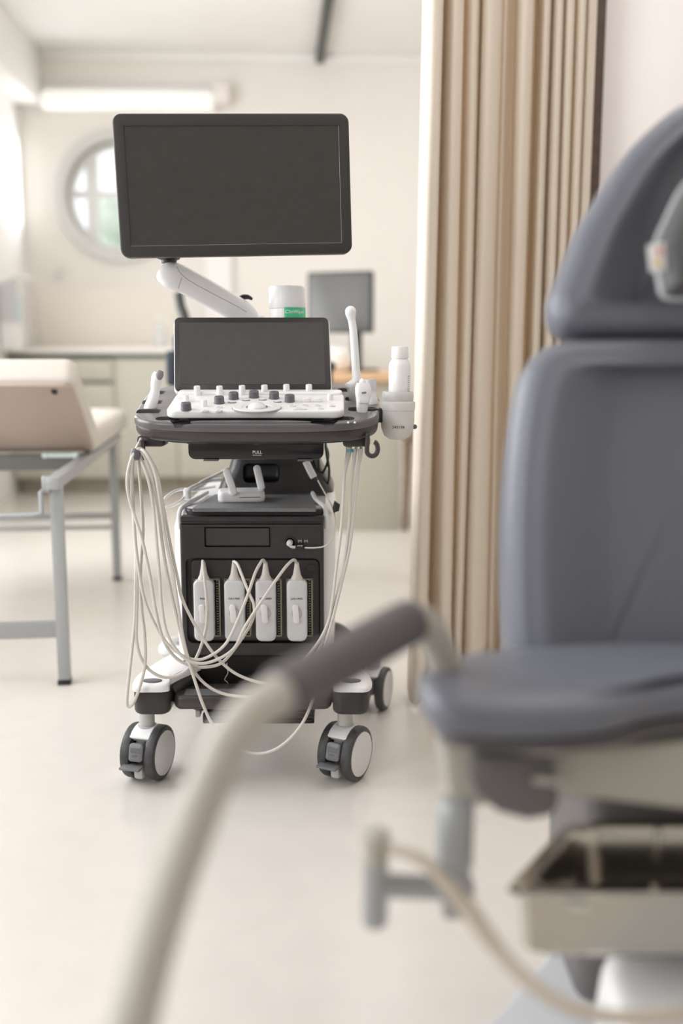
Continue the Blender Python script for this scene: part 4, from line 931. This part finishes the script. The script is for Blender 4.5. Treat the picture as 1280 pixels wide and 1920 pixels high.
bm = BM(); tube(bm, px3([(403, 912, 2.2), (385, 915, 2.2), (360, 920, 2.19), (345, 917, 2.17), (325, 922, 2.14), (309, 935, 2.12), (306, 948, 2.11), (318, 950, 2.11), (340, 938, 2.13), (350, 925, 2.17), (375, 905, 2.22), (400, 893, 2.27), (425, 880, 2.3)]), .0032, 8, 6)
tube(bm, px3([(349, 921, 2.165), (362, 912, 2.19), (390, 902, 2.25), (415, 898, 2.27)]), .004, 8)
cb = tag(obj('coiled_cable', bm, m_white), 'white looped cable running from the router over the left cart edge', 'cable')
bm = BM(); box(bm, A(351, 926, 2.155), (.016, .02, .026), r=.005); box(bm, A(351, 926, 2.155), (.010, .026, .018), r=.003)
o = tag(obj('cable_tie', bm, m_white), 'white tie gathering the looped cable left of the router', 'cable tie')
# patient lead plugged into the small socket
ld = thing('plug_lead', 'thin cream lead with silver plug in the small round socket', 'cable', A(545, 1016, DF))
e = A(545, 1016, DF-.005)
bm = BM(); lathe(bm, [(.0055, 0), (.0065, .004), (.0062, .014), (.0045, .016), (0, .016)], A(544, 1016, DF-.0), V((-.1, -1, -.1)), 18); obj('plug', bm, m_hub, ld)
bm = BM(); tube(bm, [A(541, 1020, DF-.016), A(546, 1025, DF-.014), A(553, 1026, DF-.012)], .003); obj('bend_relief', bm, m_hub, ld)
bm = BM(); box(bm, A(562, 1026, DF-.01), (.020, .008, .010), r=.002); obj('ferrite', bm, m_blackgl, ld)
text('lettering', 'ATMOS', .0034, A(562, 1023.5, DF-.0142), X, Z, m_wprint, ld)
bm = BM(); tube(bm, px3([(570, 1027, DF-.01), (590, 1027, DF-.012), (608, 1024, DF-.012), (622, 1012, DF-.005), (628, 996, DF+.01), (628, 970, DF+.03), (622, 948, DF+.08), (612, 930, DF+.12), (598, 905, DF+.16), (585, 880, DF+.2), (575, 862, DF+.22)]), .0016, 8, 6); obj('wire', bm, m_thinc, ld)
t = thing('cable_adapter', 'small white in-line adapter hanging behind the neck column', 'adapter', A(582, 885, 2.26))
bm = BM(); tube(bm, px3([(573, 865, 2.2), (580, 880, 2.2), (588, 895, 2.2)]), .008, 10, smooth=False); obj('housing', bm, m_white, t)
bm = BM(); tube(bm, px3([(588, 895, 2.2), (592, 902, 2.2)]), .0065, 10, smooth=False); obj('end_cap', bm, m_black, t)
bm = BM(); tube(bm, px3([(609, 820, 2.2), (612, 850, 2.25), (617, 885, 2.28), (612, 920, 2.3), (600, 950, 2.35)]), .003); tube(bm, px3([(600, 830, 2.22), (597, 850, 2.25), (598, 895, 2.3)]), .0028)
tube(bm, px3([(606, 826, 2.22), (615, 850, 2.26), (612, 872, 2.28), (602, 893, 2.3), (596, 905, 2.32)]), .0028); tag(obj('power_cable', bm, m_bcable), 'dark crossing power cables hanging behind the neck column on its right', 'cable')
bm = BM(); pillow(bm, [(0, 0), (.012, .004), (.014, .018), (.002, .026), (-.002, .012)], A(625, 962, DF+.04), X, Z, -Y, .012, .003); tag(obj('plastic_clip', bm, m_black), 'small black clip on the right shoulder of the cart body', 'clip')
# scrap of thread caught on the apron
bm = BM(); tube(bm, px3([(425, 1243, 2.058), (426, 1254, 2.06), (427, 1262, 2.062), (421, 1274, 2.07), (425, 1278, 2.07), (429, 1284, 2.075), (432, 1287, 2.08)]), .0006, 6, 4); tag(obj('thread', bm, m_wprint), 'loose white thread stuck to the black lower apron', 'thread')

# ================================================================== FOREGROUND EXAMINATION CHAIR
ch = thing('examination_chair', 'blue grey upholstered examination chair with a bent grab tube', 'chair', V((.42, 1.0, 0)))
up_ = V((0, .22, 1)).normalized(); nb = X.cross(up_)                     # backrest plane, normal towards the viewer
def onB(px, py, O): 
    q = onplane(px, py, O, nb); d_ = q-O; return (d_.x, d_.dot(up_))
BO = A(1330, 940, 1.15)
bp = [(952, 1010), (956, 900), (968, 790), (984, 705), (1012, 655), (1058, 632), (1120, 626), (1330, 624), (1600, 628), (1645, 655), (1675, 705), (1690, 800), (1700, 950), (1698, 1150), (1688, 1250), (1640, 1285), (1330, 1285), (1040, 1280), (975, 1262), (958, 1220), (953, 1120)]
bo = [onB(x_, y_, BO) for x_, y_ in bp]
bm = BM(); pillow(bm, [(p_.x, p_.y) for p_ in cr(bo, 5, True)], BO, X, up_, nb, .10, .032, 6, prof=[(.96, .975, .006), (.90, .955, .004), (.75, .945, -.007), (.60, .94, -.020), (.47, .93, -.031), (.45, .925, -.031), (.43, .85, -.031), (.3, .6, -.031), (.15, .3, -.031), (.02, .04, -.031)]); obj('backrest', bm, m_uph, ch, sharp=80)
hp = [(1040, 560), (1046, 530), (1062, 490), (1090, 420), (1130, 350), (1180, 275), (1240, 215), (1290, 180), (1340, 165), (1400, 180), (1460, 225), (1520, 290), (1580, 370), (1630, 480), (1650, 560), (1630, 615), (1560, 622), (1330, 622), (1150, 622), (1080, 618), (1050, 600)]
HO = A(1340, 400, 1.24)
ho = [onB(x_, y_, HO) for x_, y_ in hp]
bm = BM(); pillow(bm, [(p_.x, p_.y) for p_ in cr(ho, 5, True)], HO, X, up_, nb, .09, .030, 6, prof=[(.95, .97, .005), (.88, .95, .003), (.74, .92, -.010), (.60, .89, -.022), (.48, .87, -.032), (.46, .86, -.032), (.44, .8, -.032), (.3, .55, -.032), (.15, .28, -.032), (.02, .04, -.032)]); obj('headrest', bm, m_uph, ch, sharp=80)
bm = BM(); q0_ = A(1330, 623, 1.28); box(bm, q0_, (.36, .06, .06), X, Y, Z, r=.01); obj('hinge_cover', bm, m_mechd, ch)
# pillow with its tag
pl = thing('head_pillow', 'dark grey head pillow with pale piping and a small sewn tag', 'pillow', A(1340, 440, 1.15))
pp = [(1243, 450), (1262, 400), (1300, 330), (1360, 290), (1420, 330), (1450, 420), (1430, 520), (1380, 560), (1310, 548), (1262, 545), (1250, 510)]
PLO = A(1340, 440, 1.15); po = [onB(x_, y_, PLO) for x_, y_ in pp]; pc = [(p_.x, p_.y) for p_ in cr(po, 5, True)]
bm = BM(); pillow(bm, pc, PLO, X, up_, nb, .06, .028, 6, rb=.02, prof=[(.7, .7, .012), (.3, .3, .016)]); obj('cushion', bm, m_pil, pl, sharp=80)
bm = BM(); P = [PLO+X*p_[0]+up_*p_[1]-nb*.026 for p_ in pc]; tube(bm, P+[P[0], P[1]], .0035, 8, smooth=False); obj('piping', bm, m_pipe, pl)
tc_ = A(1231, 483, 1.155)
bm = BM(); box(bm, tc_, (.019, .0015, .030), V((.98, 0, .15)).normalized(), Y, V((-.15, 0, .98)).normalized(), r=.0005); tg = obj('tag', bm, m_bottle, pl)
bm = BM(); pillow(bm, [(-.005, -.004), (.005, -.004), (0, .005)], tc_+V((.001, -.0012, -.005)), X, Z, -Y, .0006, .0001, 1); obj('triangle_print', bm, m_yel, tg)
bm = BM(); pillow(bm, ell(.004, .004, 12), tc_+V((.002, -.0012, .007)), X, Z, -Y, .0006, .0001, 1); obj('round_print', bm, m_red, tg)
# seat with its front cut-out
ZS = .585
sp = [(.078, .93), (.082, .985), (.12, 1.03), (.20, 1.065), (.37, 1.075), (.54, 1.065), (.62, 1.03), (.66, .985), (.662, .93), (.645, .885), (.58, .868), (.50, .875), (.44, .915), (.37, .935), (.30, .915), (.24, .880), (.16, .868), (.095, .885)]
bm = BM(); sc_ = cr([(a, b) for a, b in sp], 5, True)
pillow(bm, [(p_.x, p_.y) for p_ in sc_], V((0, 0, ZS-.004)), X, Y, Z, .035, .016, 6, rb=.012, prof=[(.95, .93, .003), (.75, .75, .004), (.5, .5, .004), (.25, .25, .004), (.03, .03, .004)]); obj('seat', bm, m_uph, ch, sharp=80)
bm = BM(); pillow(bm, [(.37+(p_.x-.37)*.96, .97+(p_.y-.97)*.9) for p_ in sc_], V((0, 0, ZS-.042)), X, Y, Z, .012, .004); obj('seat_board', bm, m_uphd, ch)
# cast housing under the seat
bm = BM(); q = [A(x_, y_, .96) for x_, y_ in ((822, 1378), (868, 1372), (1000, 1375), (1280, 1372), (1640, 1376), (1640, 1500), (1280, 1500), (1120, 1480), (1045, 1470), (1000, 1480), (900, 1490), (850, 1488), (830, 1450))]
pillow(bm, [(p_.x, p_.z) for p_ in q], V((0, .93, 0)), X, Z, -Y, .12, .010, 3); hs = obj('housing', bm, m_mech, ch)
bm = BM(); q = [A(x_, y_, .93) for x_, y_ in ((882, 1415), (895, 1405), (1020, 1405), (1035, 1420), (1040, 1470), (1045, 1500), (1030, 1522), (985, 1530), (930, 1515), (890, 1480), (880, 1450))]
pillow(bm, [(p_.x, p_.z) for p_ in q], V((0, .917, 0)), X, Z, -Y, .10, .008, 3); obj('side_cover', bm, m_mechd, hs)
bm = BM(); tube(bm, px3([(868, 1398, .915), (890, 1392, .91), (960, 1398, .905), (1030, 1402, .905), (1055, 1388, .91), (1120, 1380, .92)]), .007, 10); obj('edge_rib', bm, m_ctube, hs)
bm = BM(); tube(bm, px3([(1000, 1462, .905), (1040, 1466, .905), (1075, 1472, .91)]), .004, 8); obj('edge_rib', bm, m_ctube, hs)
# column and base
bm = BM(); box(bm, V((.42, 1.22, .30)), (.26, .22, .42), r=.03, seg=4); obj('column', bm, m_mechd, ch)
bm = BM(); box(bm, V((.42, 1.1, .505)), (.34, .30, .06), r=.01); obj('seat_carrier', bm, m_mechd, ch)
bm = BM(); e1, e2_ = onz(872, 1960, .11), onz(1008, 1806, .11); q = [(e1.x, e1.y), ((e1.x+e2_.x)/2, (e1.y+e2_.y)/2), (e2_.x, e2_.y), (e2_.x+.06, e2_.y+.04), (.62, e2_.y+.06), (.68, 1.1), (.68, .7), (.6, .62), (.40, .60), (e1.x+.01, e1.y-.12)]
pillow(bm, [(p_.x, p_.y) for p_ in cr(q, 4, True)], V((0, 0, .11)), X, Y, Z, .105, .012, 4); obj('base_cover', bm, m_basec, ch)
bm = BM(); q = [A(1010, 1800, .83), A(1280, 1880, .80)]
pillow(bm, rrect(.34, .26, .06, 6), V((.455, .92, .21)), X, V((0, .93, .3)).normalized(), V((0, -.3, .93)).normalized(), .12, .025, 4); obj('foot_cover', bm, m_white, ch)
# post and clamp at the left
PD = .93
pc0 = A(853, 1500, PD); pc1 = A(850, 1625, PD)
bm = BM(); lathe(bm, [(0, 0), (.016, 0), (.019, .004), (.019, pc0.z-pc1.z-.006), (.015, pc0.z-pc1.z), (0, pc0.z-pc1.z)], V((pc0.x, PD, pc1.z)), Z, 28); obj('post', bm, m_steelp, ch)
bm = BM(); lathe(bm, [(.010, -.01), (.010, .09)], V((pc0.x+.01, PD+.01, pc0.z)), Z, 20); obj('post_pin', bm, m_chrome, ch)
bm = BM(); q0_, q1_ = A(715, 1660, .88), A(880, 1668, .93); tube(bm, [q0_, q1_], .0125, 4, smooth=False, sq=.8); 
box(bm, A(853, 1665, PD), (.028, .032, .055), r=.006); cl_ = obj('clamp_bar', bm, m_steelp, ch)
k0, k1 = A(702, 1732, .88), A(702, 1612, .88)
bm = BM(); lathe(bm, [(0, 0), (.011, 0), (.0125, .003), (.0125, k1.z-k0.z), (0, k1.z-k0.z)], k0, Z, 24); obj('clamp_barrel', bm, m_steelp, cl_)
k2 = A(702, 1575, .88)
bm = BM(); lathe(bm, [(.0135, 0), (.0135, .005), (.0105, .006), (.0105, k2.z-k1.z-.003), (.0145, k2.z-k1.z-.002), (.0145, k2.z-k1.z+.007), (.010, k2.z-k1.z+.010), (0, k2.z-k1.z+.010)], k1, Z, 24); obj('clamp_knob', bm, m_ctube, cl_)
bm = BM(); tube(bm, px3([(705, 1592, .88), (735, 1592, .87), (790, 1612, .86), (835, 1655, .85), (875, 1702, .84), (920, 1765, .82), (970, 1822, .80), (1040, 1875, .78), (1120, 1903, .77), (1200, 1908, .77), (1290, 1900, .78), (1400, 1880, .85)]), [.0045, .0048, .006, .0085, .0088, .0065, .0065, .0065, .0062, .006, .006], 12, 6); obj('hose', bm, m_hose, ch)
# steel basin in its carrier
ZT = .36
def bz_(px, py, z=ZT): return onz(px, py, z)
n0_, f0_ = bz_(930, 1688), bz_(1075, 1528)
bas = thing('steel_basin', 'open stainless steel basin slid under the chair seat', 'basin', V((.42, .97, ZT-.07)))
xl, yn_, yf_ = (n0_.x+f0_.x)/2, n0_.y, f0_.y
cxb_, wbs = xl+.165, .33
tilt = (f0_.x-n0_.x)/(yf_-yn_)
BX = X; BYv = V((tilt, 1, 0)).normalized()
def ringb(w_, d_, r_, z): return [V((cxb_, (yn_+yf_)/2, z))+BX*p_[0]+BYv*p_[1] for p_ in rrect(w_, d_, r_, 7)]
dB = yf_-yn_
bm = BM(); ring_faces(bm, [ringb(wbs-.03, dB-.03, .04, ZT-.078), ringb(wbs-.014, dB-.014, .035, ZT-.07), ringb(wbs-.008, dB-.008, .03, ZT-.006), ringb(wbs, dB, .022, ZT-.005), ringb(wbs+.004, dB+.004, .022, ZT-.002), ringb(wbs, dB, .022, ZT), ringb(wbs-.03, dB-.03, .035, ZT), ringb(wbs-.036, dB-.036, .035, ZT-.004),
                           ringb(wbs-.046, dB-.046, .035, ZT-.045), ringb(wbs-.065, dB-.065, .03, ZT-.062), ringb(wbs-.11, dB-.11, .02, ZT-.066)]); obj('pan', bm, m_steel, bas)
bm = BM(); tube(bm, [V((xl+.01, yn_-.004, ZT-.002)), V((xl+.03, yn_-.006, ZT-.002))], .005, 10, smooth=False); obj('rim_clip', bm, m_chrome, bas)
bm = BM(); box(bm, V((cxb_+.02, (yn_+yf_)/2+.02, ZT-.086)), (wbs-.12, dB-.02, .012), BX, BYv, Z, r=.003); obj('basin_rail', bm, m_mechd, ch)
bm = BM(); box(bm, V((cxb_+.02, yf_+.035, ZT+.04)), (.22, .02, .03), r=.004); obj('basin_bracket', bm, m_mechd, ch)
bm = BM(); lathe(bm, [(.004, 0), (.004, .035)], V((A(1229, 1530, 1.0).x, .99, ZT+.005)), Z, 12); obj('basin_pin', bm, m_chrome, ch)
# bent grab tube with its foam grip
arm_pts = [(868, 1345, 1.0), (850, 1300, .99), (835, 1250, .975), (812, 1195, .96), (788, 1166, .945), (762, 1162, .935), (700, 1200, .885), (520, 1304, .76), (475, 1335, .735), (430, 1390, .715), (392, 1470, .70), (350, 1580, .68), (312, 1690, .66), (280, 1800, .64), (250, 1920, .62), (232, 2020, .61)]
P = px3(arm_pts)+[V((-.10, .62, .30)), V((-.06, .68, .12)), V((.05, .74, .05)), V((.2, .80, .05))]
bm = BM(); tube(bm, P, .0172, 20, 8); gt = obj('grab_tube', bm, m_ctube, ch)
bm = BM(); a_, b_ = A(772, 1163, .940), A(522, 1303, .762); dv = (b_-a_).normalized(); Lg = (b_-a_).length
tube(bm, [a_-dv*-.001, a_+dv*.004, a_+dv*.010, b_-dv*.006, b_-dv*.002, b_], [.018, .0215, .0225, .0225, .0215, .019], 24, smooth=False); obj('foam_grip', bm, m_grip, gt)

for o in bpy.data.objects:
    if '_l' in o: del o['_l']
